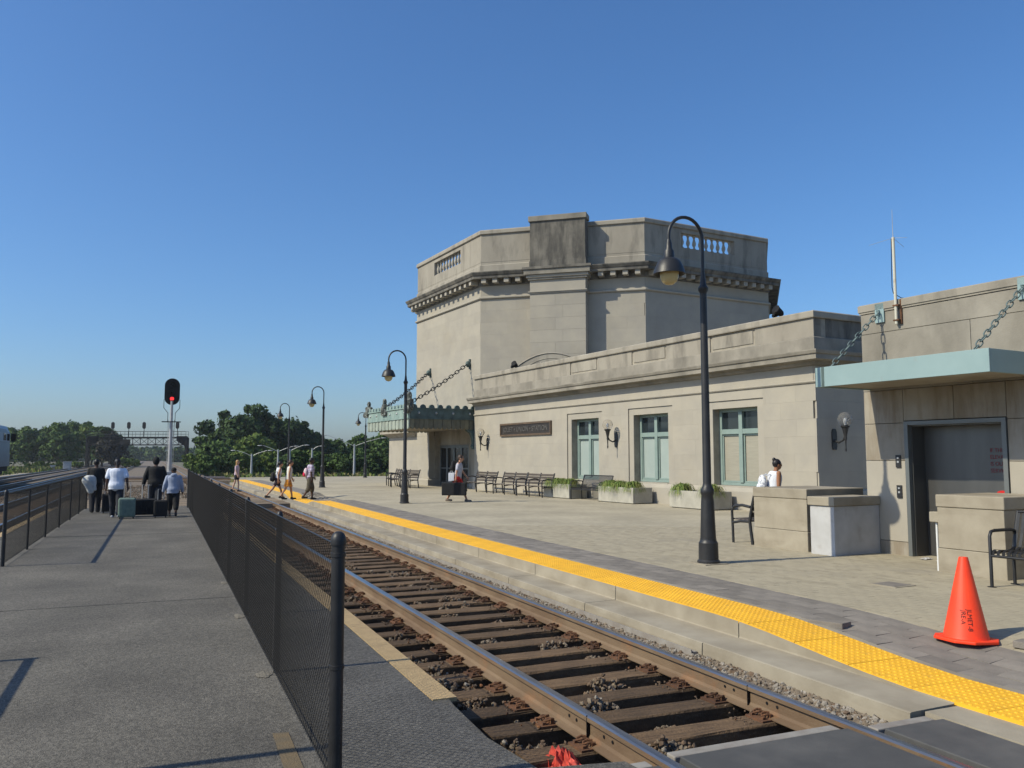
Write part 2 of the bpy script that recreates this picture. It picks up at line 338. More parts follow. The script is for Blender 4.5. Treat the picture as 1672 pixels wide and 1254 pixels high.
# cross joint and patched strip in the asphalt
pt = MB(); pt.add([(5.48, -.735, .005), (5.46, -.83, .005), (4.2, -.81, .005), (4.2, -.70, .005)], [(3, 2, 1, 0)])
part('painted_patch', pt, mat('faded_ochre_paint', (.165, .118, .062), .9, (.125, .098, .06), 8, bump=.4, bscale=90), isl_o)
M['sand'] = mat('pale_sand', (.215, .19, .15), .95, (.15, .135, .108), 22, bump=.8, bscale=60)
for a_s, L_s, r_s in ((6.95, .86, .085), (9.55, .90, .10), (12.15, .94, .08), (18.0, -2.05, .09)):
    rs = random.Random(int(a_s*10)); fan = [(a_s+r_s*rs.uniform(.6, 1.2)*math.cos(t)*1.5, -L_s+r_s*rs.uniform(.5, 1.1)*math.sin(t)*.8, .0052) for t in [2*math.pi*q/14 for q in range(14)]]
    part('sand_patch', MB().add(fan+[(a_s, -L_s, .016)], [(q, (q+1) % 14, 14) for q in range(14)]), M['sand'], isl_o)
jt = MB()
for a in (10.9, 20.4): jt.box(a, a+.012, -2.0, 3.0, -.01, .0035)
part('asphalt_joint', jt, M['asphalt2'], isl_o)
# --- station platform: bedding sheet with real pavers near, brick pattern in the material beyond
def brick_mat():
    m = mat('buff_brick_paving', (.355, .325, .262), .92, bump=0)
    t = m.node_tree; b = t.nodes['Principled BSDF']; Nn, K = t.nodes.new, t.links.new
    tc = Nn('ShaderNodeTexCoord'); br = Nn('ShaderNodeTexBrick'); K(tc.outputs['Object'], br.inputs['Vector'])
    br.inputs['Scale'].default_value = 1; br.inputs['Brick Width'].default_value = .2; br.inputs['Row Height'].default_value = .1
    br.inputs['Mortar Size'].default_value = .0035; br.inputs['Bias'].default_value = 0
    br.inputs['Color1'].default_value = (.385, .338, .245, 1); br.inputs['Color2'].default_value = (.335, .295, .212, 1); br.inputs['Mortar'].default_value = (.26, .228, .165, 1)
    nz = Nn('ShaderNodeTexNoise'); nz.inputs['Scale'].default_value = .5; nz.inputs['Detail'].default_value = 8; K(tc.outputs['Object'], nz.inputs['Vector'])
    mr = Nn('ShaderNodeMapRange'); mr.inputs['From Min'].default_value = .3; mr.inputs['From Max'].default_value = .7; mr.inputs['To Min'].default_value = .82; mr.inputs['To Max'].default_value = 1.12; K(nz.outputs[0], mr.inputs[0])
    hv = Nn('ShaderNodeHueSaturation'); K(br.outputs['Color'], hv.inputs['Color']); K(mr.outputs[0], hv.inputs['Value']); K(hv.outputs[0], b.inputs['Base Color'])
    bp = Nn('ShaderNodeBump'); bp.inputs['Strength'].default_value = .5; bp.inputs['Distance'].default_value = .006; iv = Nn('ShaderNodeMath'); iv.operation = 'SUBTRACT'; iv.inputs[0].default_value = 1
    K(br.outputs['Fac'], iv.inputs[1]); K(iv.outputs[0], bp.inputs['Height']); K(bp.outputs[0], b.inputs['Normal']); return m
M['brick_far'] = brick_mat()
M['bedding'] = mat('paver_bedding', (.15, .135, .10), .95, (.10, .09, .07), 8)
def grid_mesh(name, aa, LL, zf, mt):
    V = [(a, -L, zf(a, L)) for a in aa for L in LL]; nL = len(LL)
    F = [(i*nL+j, i*nL+j+1, (i+1)*nL+j+1, (i+1)*nL+j) for i in range(len(aa)-1) for j in range(nL-1)]
    mb = MB().add(V, F); return part(name, mb, mt, rz=TROT, smooth=60)
aa = [-6, 0, 2, 3, 3.5]+[4+.25*i for i in range(14)]+[8, 10, 14, 18, 22, 26, 29]+[29.5+.3*i for i in range(25)]+[38, 42, 48, 54, 60, 66]
LL = [5.19, 5.5, 5.77, 5.95]+[6.1+.2*i for i in range(17)]+[10, 12, 15, 20, 26, 34]
plat = struct(grid_mesh('station_platform', aa, LL, lambda a, L: zs(a, L)-.003, M['brick_far']))
NEARD = 19.0
def zgrad(a, L): return ((zs(a+.05, L)-zs(a-.05, L))/.1, -(zs(a, L+.05)-zs(a, L-.05))/.1)
# pavers: 0.2 x 0.1 m, running bond, laid in the building's direction
PAV = []
c0 = tw(0, 6.56)
for i in range(-40, 240):
    for j in range(-20, 140):
        s_ = (i+.5*(j % 2))*.2; n_ = -6.0-j*.1
        P = bw(s_, n_); a = P.dot(te); L = -P.dot(tl)
        if L < 6.66 or a < 3.0 or P.length > NEARD or P.y < 4: continue
        if n_ < -11.75 and s_ < 9.4: continue
        px = 836+1350*P.x/P.y
        if px > 1790 or px < 300: continue
        PAV.append((P.length, s_, n_, a, L))
PAV.sort()
pb = MB().box(-.0988, .0988, -.0488, .0488, -.03, .0012).mesh('paver', M['brick_paver'])
for d_, s_, n_, a, L in PAV[:300]:
    o = link('paver', pb, plat, (0, 0, 0)); o.location = (a, -L, zs(a, L)+random.uniform(-.0008, .0008))
    gx, gy = zgrad(a, L); tn_ = Vector((-gx, -gy, 1)).normalized(); qn = Vector((0, 0, 1)).rotation_difference(tn_) @ Quaternion((0, 0, 1), BROT-TROT+random.gauss(0, .006)); o.rotation_euler = qn.to_euler()
rest = np.array([(a, -L, zs(a, L)) for _, s_, n_, a, L in PAV[300:]])
if len(rest):
    n = len(rest); rest[:, 2] += rng.uniform(-.0008, .0008, n); ang = BROT-TROT+rng.normal(0, .006, n); c_, s__ = np.cos(ang), np.sin(ang)
    rot = np.zeros((n, 3, 3)); rot[:, 0, 0] = c_; rot[:, 0, 1] = -s__; rot[:, 1, 0] = s__; rot[:, 1, 1] = c_; rot[:, 2, 2] = 1; gr = np.array([zgrad(a, L) for _, s_, n_, a, L in PAV[300:]]); rot[:, 2, 0] = gr[:, 0]*c_+gr[:, 1]*s__; rot[:, 2, 1] = -gr[:, 0]*s__+gr[:, 1]*c_
    bv = np.array([(-.0988,-.0488,-.03),(.0988,-.0488,-.03),(.0988,.0488,-.03),(-.0988,.0488,-.03),(-.0988,-.0488,.0012),(.0988,-.0488,.0012),(.0988,.0488,.0012),(-.0988,.0488,.0012)])
    bf = np.array([(4,5,6,7),(0,1,5,4),(1,2,6,5),(2,3,7,6),(3,0,4,7)])
    pm2 = mat('buff_paver_dark', (.355, .308, .215), .92, (.305, .265, .186), 4, bump=.3, bscale=80); pm3 = mat('buff_paver_light', (.405, .353, .25), .92, (.355, .308, .218), 4, bump=.3, bscale=80)
    me = scatter('pavers', bv, bf, rest, rot, np.ones((n, 3)), [M['brick_paver'], pm2, pm3], mi=rng.choice([0, 0, 0, 1, 2], n))
    o = link('pavers', me, plat); o['kind'] = 'stuff'
# grey border slabs, three by the yard along the edge
slab = MB().box(-.1925, .1925, -.0962, .0962, -.05, .006).mesh('border_slab', M['slab'])
cnt = 0; far_slabs = MB()
for k in range(4):
    L = 5.94+.195*k; i = 0; a = 3.0+.19*(k % 2)
    while a < 58:
        z = zs(a, L); sl_ = (zs(a+.15, L)-zs(a-.15, L))/.3; sn = (zs(a, L+.08)-zs(a, L-.08))/.16
        if a < 31 and cnt < 296:
            o = link('border_slab', slab, plat, (a, -L, z+.001+random.uniform(-.001, .002))); o.rotation_euler = (-sn+random.gauss(0, .004), -math.atan(sl_)+random.gauss(0, .003), random.gauss(0, .006)); cnt += 1
        else:
            far_slabs.box(a-.19, a+.19, -L-.094, -L+.094, z-.05, z+.006)
        a += .388
part('border_slabs', far_slabs, M['slab'], plat, kind='stuff')
# light concrete strip between tiles and slabs
strip = MB()
av = [3.0+.3*i for i in range(190)]
strip.loft([[(a, -5.775, zs(a, 5.8)-.03), (a, -5.84, zs(a, 5.8)-.03), (a, -5.84, zs(a, 5.8)+.007), (a, -5.775, zs(a, 5.8)+.007)] for a in av])
part('concrete_strip', strip, M['concrete'], plat)
# tactile tiles with raised domes
TLn = .61; tile = MB().box(-TLn/2+.002, TLn/2-.002, -.298, .298, -.02, .006)
for i in range(10):
    for j in range(10):
        x, y = -TLn/2+.031+.061*i, -.275+.061*j
        tile.lathe([(.0165, .0055), (.0105, .0115)], (x, y, 0), n=6)
# raised diagonal dividing ribs every few domes
tile_me = tile.mesh('tactile_tile', M['yellow'])
a = 3.05
while a < 59:
    z0, z1 = zs(a-.25, 5.47), zs(a+.25, 5.47)
    zi, zo = zs(a, 5.77), zs(a, 5.17)
    o = link('tactile_tile', tile_me, plat, (a, -5.472, (z0+z1)/2)); o.rotation_euler = (0, -math.atan((z1-z0)/.5), 0); a += TLn
# cast concrete edge blocks with a lower ledge, open joints
def edge_block(a0, a1, zl=-.005, drop=.11, near=False):
    mb = MB(); n = max(2, int((a1-a0)/.35)+1)
    rings = []
    for i in range(n):
        a = a0+.006+(a1-a0-.012)*i/(n-1); zt = zs(a, 5.17)-.004
        zl_ = min(zl, zt-.012)
        rings.append([(a, -5.20, -.41), (a, -4.75, -.41), (a, -4.745, zl_-drop), (a, -4.75, zl_-.006), (a, -4.765, zl_), (a, -5.165, zl_+.008), (a, -5.17, zl_+.02 if zt-zl_ > .04 else zl_+.009), (a, -5.17, zt), (a, -5.20, zt)])
    mb.loft(rings); return mb
a = 4.22; first = True
for ln in [2.32, 2.3, 2.3, 2.3, 2.3, 2.3, 2.3, 2.3, 2.3, 2.3, 2.3, 2.3, 2.3, 2.3, 2.3, 2.3, 2.3, 2.3, 2.3, 2.3, 2.3, 2.3, 2.3, 2.3]:
    part('concrete_edge_block', edge_block(a, a+ln, -.005 if a > 5 else .0, .08 if a > 5 else .14), M['concrete'], plat); a += ln
nb = MB()
nb.prism([(-6, -4.86), (4.2, -4.86), (4.2, -5.19), (-6, -5.19)], -.41, .001); part('concrete_edge_block', nb, M['concrete'], plat)
# steel channel lying between ledge and ballast
ch = MB(); ch.box(6.6, 30, -4.735, -4.685, -.25, -.095); ch.box(6.6, 30, -4.675, -4.665, -.25, -.075)
bs_ = MB().add([(4.25, -4.355, -.33), (4.25, -4.36, -.18), (4.25, -4.74, -.115), (31, -4.74, -.115), (31, -4.36, -.18), (31, -4.355, -.33)], [(0, 1, 4, 5), (1, 2, 3, 4)]); part('ballast_shoulder', bs_, M['ballast'], plat)
part('steel_channel', ch, M['edge_steel'], plat)
# --- near crossing panels
cr = thing('pedestrian_crossing', 'grey rubber crossing panels set between the rails at the bottom edge', 'crossing', tw(4.2, 3.5, 0), TROT)
def panel(L0, L1, a0, a1, z=0.0):
    mb = MB(); y0, y1 = -(L1-3.5), -(L0-3.5)
    mb.add([(a0-4.2, y0, -.2), (a1-4.2, y0, -.2), (a1-4.2, y1, -.2), (a0-4.2, y1, -.2), (a0-4.2, y0, z), (a1-4.2-.07, y0, z), (a1-4.2-.07, y1, z), (a0-4.2, y1, z)], [(3,2,1,0),(4,5,6,7),(0,1,5,4),(1,2,6,5),(2,3,7,6),(3,0,4,7)])
    p = part('crossing_panel', mb, M['rubber'], cr, bevel=.006)
    e = MB().box(a1-4.2-.012, a1-4.2+.075, y0, y1, -.20, z-.022); part('end_plate', e, M['edge_steel'], p, bevel=.008)
panel(2.845, 4.115, -5, 4.22); panel(2.10, 2.675, -5, 4.18, -.012); panel(4.33, 4.845, -5, 4.12, -.002)
fl = MB().box(-9, .05, .535, .61, -.2, -.055); fl.box(-9, .05, -.585, -.65, -.2, -.055); part('flangeway_filler', fl, M['rail_rust'], cr)
# --- far pedestrian crossing: timber planks across the near track and towards the diamond
pc = thing('plank_crossing', 'brown timber plank crossing at the far end of the asphalt platform', 'crossing', tw(32, 1.5, 0), TROT)
M['plank'] = mat('weathered_plank', (.30, .225, .145), .9, (.20, .145, .095), 3, stretch=(6, .5, 2), bump=.4, rand=.25, col3=(.30, .25, .18), scale3=2, amt3=.4)
for i in range(17):
    x0 = .0+.30*i
    for (L0, L1) in ((-3.1, 2.66), (2.86, 4.10), (4.34, 5.15)):
        mb = MB().box(x0+.01, x0+.285, -(L0-1.5), -(L1-1.5), -.25, -.012+random.uniform(-.006, .006)); part('plank', mb, M['plank'], pc)
# ================================================================== RAILWAY TRACKS
def rail_mesh(a0, a1, name='rail', wear=True):
    sec = [(-.070, -.172), (.070, -.172), (.070, -.162), (.022, -.148), (.0095, -.128), (.0085, -.052), (.034, -.042), (.0365, -.012), (.026, -.001), (.0, 0.0), (-.026, -.001), (-.0365, -.012), (-.034, -.042), (-.0085, -.052), (-.0095, -.128), (-.022, -.148), (-.070, -.162)]
    mb = MB(); n = len(sec); vs = [(a0, y, z) for y, z in sec]+[(a1, y, z) for y, z in sec]
    for i in range(n):
        j = (i+1) % n; top = i in (7, 8, 9, 10)
        mb.add([vs[i], vs[j], vs[n+j], vs[n+i]], [(0, 1, 2, 3)], 1 if top else 0)
    mb.add(vs[:n], [tuple(range(n))]); mb.add(vs[n:], [tuple(range(n))])
    return mb.mesh(name, [M['rail_rust'], M['rail_top']])
tie_mb = MB().box(-.115, .115, -1.30, 1.30, -.36, -.185)
# chamfered, slightly split timber
tie_me = []
for k in range(4):
    rr = random.Random(k); mb = MB(); rings = []
    for y in np.linspace(-1.30, 1.30, 9):
        j = lambda s: rr.uniform(-s, s)
        rings.append([(-.115+j(.006), y+j(.02), -.36), (.115+j(.006), y+j(.02), -.36), (.117+j(.006), y, -.200+j(.004)), (.105+j(.008), y, -.186+j(.003)), (-.105+j(.008), y, -.186+j(.003)), (-.117+j(.006), y, -.200+j(.004))])
    mb.loft(rings); tie_me.append(mb.mesh('tie', M['tie']))
# plate with shoulders, two spring clips and spikes
pl = MB().box(-.095, .095, -.19, .19, -.186, -.170)
for sx in (-1, 1):
    pl.box(-.07, .07, sx*.074, sx*.10, -.172, -.142)
    for ox in (-.042, .042):
        pts = [(ox+.03*math.cos(t)*sx*0+ .028*math.cos(t), sx*(.105+.032*math.sin(t)), -.150+.012*math.sin(t*2)) for t in [i*math.pi/4 for i in range(7)]]
        pts = [(ox-.02, sx*.075, -.150), (ox-.012, sx*.115, -.140), (ox+.004, sx*.150, -.150), (ox+.022, sx*.140, -.142), (ox+.026, sx*.105, -.134), (ox+.012, sx*.075, -.138)]
        pl.tube(pts, .0085, 6)
    for ox in (-.06, .06): pl.box(ox-.012, ox+.012, sx*.155-.012, sx*.155+.012, -.172, -.152)
plate_me = pl.mesh('tie_plate', M['rust'])
def track(name, label, Lc, a0, a1, tie0, ntie, plates=True, extra_rail=(0, 0), base=None):
    t = thing(name, label, 'railway track', tw(tie0, Lc, 0), TROT, 'railway tracks')
    for s in (-1, 1):
        link('rail', rail_mesh(a0-tie0, a1-tie0), t, (0, s*.735, 0))
    for i in range(ntie):
        o = link('tie', tie_me[i % 4], t, (i*.495+random.uniform(-.02, .02), random.uniform(-.04, .04), random.uniform(-.006, .004))); o.rotation_euler = (0, 0, random.gauss(0, .010))
        if i % 2: o.rotation_euler.z += math.pi
        if plates and i < 70:
            for s in (-1, 1): p_ = link('tie_plate', plate_me, o, (random.uniform(-.012, .012), s*.735, 0))
    return t
near_t = track('railway_track', 'rusty near track with dark timber ties in front of the station platform', 3.485, -5, 330, 4.99, 150)
# bolt holes and joint seam on both near rails
for s, aj in ((1, .05), (-1, .22)):
    mb = MB()
    for da in (-.30, -.19, .19, .30):
        mb.lathe([(.012, 0), (.012, .003)], (0, 0, 0), 8, M=Matrix.Translation((aj+da, s*.735+(.0105), -.088)) @ Matrix.Rotation(R(-90), 4, 'X'))
    mb.box(aj-.002, aj+.002, s*.735-.0372, s*.735+.0372, -.15, -.003)
    part('rail_joint', mb, M['black_matt'], near_t)
for Lc, lab, n0, cnt in ((-4.3, 'track beside the left chain-link fence on grey ballast', 0, 120), (-11.2, 'track the silver locomotive stands on', 55, 60), (-7.7, 'middle track between the left fence and the locomotive track', 30, 70)):
    track('railway_track', lab, Lc, 0 if Lc > -5 else 20, 330, n0+.2, cnt, plates=False)
# transverse track (the level diamond crossing beyond the platforms)
tr = thing('diamond_crossing_track', 'dark rails crossing the main tracks at right angles beyond the platforms', 'railway track', (-22, 68, 0), 0)
for y in (-.72, .72, 3.3, 4.74):
    o = link('rail', rail_mesh(-14, 70), tr, (0, y, .02))
rb = MB().box(-14, 70, -1.6, 5.6, -.42, -.20); part('crossing_ballast', rb, M['ballast'], tr)

# ---------------------------------------------------------------- ballast stones
def stone_base(k):
    r = np.random.default_rng(k); ph = (1+5**.5)/2
    v = np.array([(-1,ph,0),(1,ph,0),(-1,-ph,0),(1,-ph,0),(0,-1,ph),(0,1,ph),(0,-1,-ph),(0,1,-ph),(ph,0,-1),(ph,0,1),(-ph,0,-1),(-ph,0,1)], float)
    v /= np.linalg.norm(v[0]); v *= r.uniform(.55, 1.25, (12, 1))
    f = np.array([(0,11,5),(0,5,1),(0,1,7),(0,7,10),(0,10,11),(1,5,9),(5,11,4),(11,10,2),(10,7,6),(7,1,8),(3,9,4),(3,4,2),(3,2,6),(3,6,8),(3,8,9),(4,9,5),(2,4,11),(6,2,10),(8,6,7),(9,8,1)])
    return v, f
def stones(name, pos, size, kinds, seed=1, rz=TROT):
    r = np.random.default_rng(seed); n = len(pos); bv, bf = stone_base(seed)
    sc_ = (np.asarray(size)[:, None]*r.uniform(.65, 1.2, (n, 3)))
    me = scatter(name, bv, bf, pos, rand_rot(n, r), sc_, [M['st1'], M['st2'], M['st3']], mi=r.choice([0, 1, 2], n, p=kinds))
    o = link(name, me, None, (0, 0, 0), rz); o['kind'] = 'stuff'; return o
pos = []; size = []; r = np.random.default_rng(5)
# cribs between the ties: low fines with heaps (a, -L, z)
for i in range(-1, 46):
    ac = 4.99+.495*i+.2475; dens = 45 if i < 14 else 28
    for s0, s1, k in ((2.10, 2.68, .5), (2.82, 4.14, 1.0), (4.30, 4.72, .0)):
        m_ = int(dens*k*(s1-s0)/1.0)
        for _ in range(m_):
            L = r.uniform(s0, s1); pos.append((ac+r.normal(0, .075), -L, -.335+r.uniform(0, .03))); size.append(r.uniform(.016, .030))
    # heaps
    for _ in range(4 if i < 20 else 3):
        Lh = r.uniform(2.2, 4.0); hh = r.uniform(.03, .10); wd = r.uniform(.12, .34)
        if abs(Lh-2.75) < .2: continue
        for _ in range(int(120*wd/.3)):
            dx, dy = r.normal(0, .06), r.normal(0, wd*.5); z = -.325+hh*2.3*math.exp(-(dx/.09)**2-(dy/wd)**2*1.5)*r.uniform(.3, 1)
            L = Lh+dy
            if abs(L-2.75) < .11 or abs(L-4.22) < .11 or L < 2.08 or L > 4.70: continue
            pos.append((ac+.05+dx, -L, z)); size.append(r.uniform(.014, .030))
stones('ballast_in_cribs', np.array(pos), np.array(size), [.42, .05, .53], 2)
# rusty flakes and grit around the plates
pos = []; size = []
for i in range(0, 44):
    ac = 4.99+.495*i
    for Lr in (2.75, 4.22):
        for _ in range(34 if i < 18 else 16):
            s_ = r.choice([-1, 1]); pos.append((ac+r.normal(0, .10), -(Lr+s_*r.uniform(.07, .30)), -.183+r.uniform(0, .018))); size.append(r.uniform(.006, .017))
o = stones('rust_flakes', np.array(pos), np.array(size), [.25, .0, .75], 8)
o.data.materials[0] = M['rust']
pos = []; size = []
for _ in range(9000):
    a = 4.2+(r.uniform()**1.6)*27; L = r.uniform(4.30, 4.66 if a > 6.6 else 4.73); pos.append((a, -L, -.187+.165*(L-4.32)+r.uniform(-.012, .010))); size.append(r.uniform(.014, .030))
stones('ballast_beside_platform', np.array(pos), np.array(size), [.5, .38, .12], 3)
pos = []; size = []
for _ in range(6500):
    a = r.uniform(37.2, 62); L = r.uniform(-6.5, 2.6); pos.append((a, -L, -.24+r.uniform(-.02, .03))); size.append(r.uniform(.02, .05))
for _ in range(5000):
    a = r.uniform(11, 37); L = r.uniform(-6.3, -3.2); pos.append((a, -L, -.24+r.uniform(-.02, .03))); size.append(r.uniform(.02, .045))
stones('ballast_beyond_platform', np.array(pos), np.array(size), [.55, .2, .25], 4)
sh = MB().add([(37.2, 6.5, -.235), (37.2, -2.55, -.235), (66, -2.55, -.235), (66, 6.5, -.235)], [(3, 2, 1, 0)])

# ================================================================== CHAIN-LINK FENCES
def link_panel(length, h, p=.027, rad=.0019):
    """woven wire: neighbouring zigzag wires hook into each other"""
    nw = int(length/p); nz = int(h/p); V = []; F = []
    for i in range(nw):
        zz = []
        for j in range(nz+1):
            x = i*p+(p*1.04 if ((j+i) % 2 == 0) else -.04*p); y = .0022*(1 if (j+i) % 2 else -1)
            zz.append((x, y, j*p))
        o = len(V)
        for (x, y, z) in zz:
            for q in range(3):
                t = 2*math.pi*q/3; V.append((x+rad*.8*math.cos(t), y+rad*math.sin(t), z+rad*.8*math.cos(t+.8)))
        for j in range(nz):
            for q in range(3):
                q2 = (q+1) % 3; F.append((o+j*3+q, o+j*3+q2, o+j*3+3+q2, o+j*3+3+q))
    return np_mesh('chain_link_mesh', np.array(V), np.array(F), M['black_matt'])
def post_mesh(h, r_, ball=True):
    mb = MB().lathe([(r_, -.3), (r_, h-.07), (r_*1.14, h-.07), (r_*1.16, h-.045), (r_*1.05, h-.028), (r_*.8, h-.010), (r_*.35, h)], n=16)
    for z in (.12, h*.48, h-.12): mb.lathe([(r_*1.0, z-.012), (r_*1.12, z-.010), (r_*1.12, z+.010), (r_*1.0, z+.012)], n=16, cap=False)
    return mb.mesh('post', M['black'], smooth=40)
def fence(label, pts, h, rpost, rtop, side=0):
    """pts: list of (a, L) post feet"""
    P0 = tw(*pts[0]); f = thing('chain_link_fence', label, 'fence', P0, TROT)
    big, small = post_mesh(h, rpost), post_mesh(h-.05, rpost*.68)
    lens = {}
    for i, (a, L) in enumerate(pts):
        la, ll = a-pts[0][0], -(L-pts[0][1])
        o = link('post', big if i in (0, len(pts)-1) else small, f, (la, ll-(.0 if i in (0, len(pts)-1) else .032*side), 0)); o.rotation_euler = (random.gauss(0, .004), random.gauss(0, .004), 0)
        if i < len(pts)-1:
            a2, L2 = pts[i+1]; d = math.hypot(a2-a, L2-L); ang = math.atan2(-(L2-L), a2-a)
            key = round(d, 2)
            if key not in lens: lens[key] = link_panel(d, h-.10)
            link('chain_link_mesh', lens[key], f, (la, ll, .035), ang)
            mb = MB()
            if rtop: mb.tube([(la, ll, h-.06), (la+(a2-a), ll-(L2-L), h-.06)], rtop, 10)
            else: mb.tube([(la, ll, h-.075), (la+(a2-a), ll-(L2-L), h-.075)], .0045, 6)
            part('top_rail' if rtop else 'tension_wire', mb, M['black'], f, smooth=60)
            mb = MB().tube([(la, ll, .05), (la+(a2-a), ll-(L2-L), .05)], .004, 6); part('tension_wire', mb, M['black_matt'], f)
    return f
rp = [(4.39+2.6*i, .905+.20*(i/10.)) for i in range(11)]
fence('black chain-link fence between the asphalt walkway and the near track', rp, 1.33, .036, 0, 1)
lp = [(15.32+2.6*i, -2.14+.12*(i/6.)) for i in range(7)]
fence('black chain-link fence with a round top rail on the left of the walkway', lp, 1.20, .030, .026)
lp2 = [(8.33-2.6*i, -2.20) for i in range(5)]
fence('near left section of chain-link fence, mostly outside the picture', lp2, 1.20, .030, .030)
# tall sign post on the left fence line (outside the picture, its shadow crosses the asphalt)
sp = thing('sign_post', 'tall black post standing at the left fence, throwing a long shadow on the asphalt', 'post', tw(5.22, -2.22, 0), TROT)
part('post', MB().lathe([(.038, -.2), (.038, 2.9), (.02, 2.95)], n=12), M['black'], sp, smooth=40)
# ================================================================== STATION BUILDING
W = -17.7
SB = thing('station_building', 'low limestone station with an octagonal tower block and three teal windows', 'building', bw(26, W, ZP), BROT)
OFF = (-26, -W, -ZP)
def sbp(name, mb, mt, parent=None, **k): return part(name, mb, mt, parent or SB, loc=OFF if parent is None else (0, 0, 0), **k)
def sub_rects(rc, holes):
    out = [rc]
    for h in holes:
        nxt = []
        for (a, b, c, d) in out:
            x0, x1, z0, z1 = max(a, h[0]), min(b, h[1]), max(c, h[2]), min(d, h[3])
            if x0 >= x1-1e-4 or z0 >= z1-1e-4: nxt.append((a, b, c, d)); continue
            if x0 > a+.03: nxt.append((a, x0, c, d))
            if x1 < b-.03: nxt.append((x1, b, c, d))
            if z0 > c+.03: nxt.append((x0, x1, c, z0))
            if z1 < d-.03: nxt.append((x0, x1, z1, d))
        out = nxt
    return out
def ashlar(parent, P0, u, nrm, length, z0, z1, course, bl, holes=(), mt='stone', th=.05, gap=.0009, seed=0, name='ashlar_block', off=None, proud=0.0):
    """stone blocks on the plane through P0 (s, n); every block its own object"""
    rr = random.Random(seed); k = 0; z = z0; nc = max(1, round((z1-z0)/course)); ch = (z1-z0)/nc
    for c in range(nc):
        x = -bl*(.5 if c % 2 else 0)+rr.uniform(-.05, .05)
        while x < length:
            w_ = bl*rr.uniform(.85, 1.15); a, b = max(0, x), min(length, x+w_); x += w_
            if b-a < .12:
                continue
            if length-b < .15: b = length; x = length+1
            for (p, q, r0, r1) in sub_rects((a, b, z0+c*ch, z0+(c+1)*ch), holes):
                o0, o1 = proud+rr.uniform(-.0005, .0005), -th
                mb = MB(); cs = []
                for (tt, oo) in ((p+gap, o1), (q-gap, o1), (q-gap, o0), (p+gap, o0)):
                    cs.append((P0[0]+u[0]*tt+nrm[0]*oo, P0[1]+u[1]*tt+nrm[1]*oo))
                mb.prism(cs, r0+gap, r1-gap); o = part(name, mb, M[mt], parent, loc=(0, 0, 0) if off is None else off); k += 1
# ---------------- wing core with window openings
wins = [(25.67, 27.54), (21.63, 23.51), (17.61, 19.48)]; WZ0, WZ1 = .86, 3.185
core = MB(); xs = [15.50]
n0, n1 = W-.06, W-.62
edges = sorted(wins); cur = 15.50
for (a, b) in edges: core.box(cur, a, n1, n0, ZP-.3, 4.2); core.box(a, b, n1, n0, ZP-.3, WZ0-.06); core.box(a, b, n1, n0, WZ1+.003, 4.2); cur = b
core.box(cur, 36.15, n1, n0, ZP-.3, 4.2)
core.box(15.51, 16.1, W-.63, -34, ZP-.3, 4.2); core.box(35.6, 36.14, W-.63, -19.3, ZP-.3, 4.2)
core.box(15.6, 36.1, -34, -19.0, 4.9, 5.05)      # roof deck
wing = sbp('wing_wall', core, M['stone_core'])
arch_holes = [(a-.27-15.5, b+.27-15.5, WZ0-.02, 3.42) for a, b in wins]
ashlar(wing, (15.5, W), (1, 0), (0, 1), 20.68, .84, 3.70, .475, 1.25, arch_holes, seed=3)
ashlar(wing, (15.5, W), (1, 0), (0, 1), 20.68, 3.78, 4.17, .39, 1.6, seed=5)
ashlar(wing, (15.45, W), (0, -1), (-1, 0), 16, .84, 3.70, .475, 1.25, seed=6)
ashlar(wing, (15.45, W), (0, -1), (-1, 0), 16, 3.78, 4.17, .39, 1.6, seed=7)
ashlar(wing, (36.18, W), (0, -1), (1, 0), 1.5, .4, 4.10, .475, 1.25, seed=8)
for (a, b) in wins:      # recessed stone architrave around each window
    mb = MB(); d0, d1 = W-.055, W-.045+.0
    mb.box(a-.262, a-.004, W-.30, W-.040, WZ0-.02, 3.41); mb.box(b+.004, b+.262, W-.30, W-.040, WZ0-.02, 3.41); mb.box(a-.003, b+.003, W-.30, W-.041, WZ1, 3.41)
    part('architrave', mb, M['stone'], wing)
fr = [(15.45, -34), (15.45, W), (36.18, W)]
pl_ = MB().sweep(fr, [(-.3, ZP-.3), (.09, ZP-.3), (.09, .70), (.05, .80), (.0, .836), (-.3, .836)]); sbp('plinth', pl_, M['stone'])
sc_ = MB().sweep(fr, [(-.04, 3.703), (.035, 3.703), (.06, 3.735), (.06, 3.76), (.02, 3.777), (-.04, 3.777)]); sbp('string_course', sc_, M['stone'])
co = MB().sweep(fr, [(-.3, 4.173), (.06, 4.173), (.10, 4.20), (.14, 4.28), (.38, 4.30), (.38, 4.43), (.42, 4.445), (.45, 4.52), (.45, 4.545), (.06, 4.60), (-.3, 4.60)]); sbp('cornice', co, M['stone_stain'])
# parapet with sunk panels
pw = [(a-.02, b+.02) for a, b in wins]
par = MB().sweep(fr, [(-.5, 4.60), (.05, 4.60), (.05, 4.93), (.02, 4.95), (-.5, 4.95)]); sbp('parapet_base', par, M['stone_stain'])
cur = 15.45; pc_ = MB()
pc_.box(15.45, 36.18, W-.46, W-.035, 4.952, 5.468); par = sbp('parapet_wall', pc_, M['stone_core'])
for (a, b) in sorted(pw):
    part('parapet_block', MB().box(cur, a, W-.30, W+.0, 4.953, 5.467), M['stone_worn'], par, bevel=.006)
    part('parapet_panel', MB().box(a+.10, b-.10, W-.30, W-.012, 5.03, 5.41), M['stone_worn'], par, bevel=.006); cur = b
for x0, x1 in ((cur, 30.4), (30.406, 33.3), (33.306, 36.18)): part('parapet_block', MB().box(x0, x1, W-.30, W+.0, 4.953, 5.467), M['stone_worn'], par, bevel=.006)
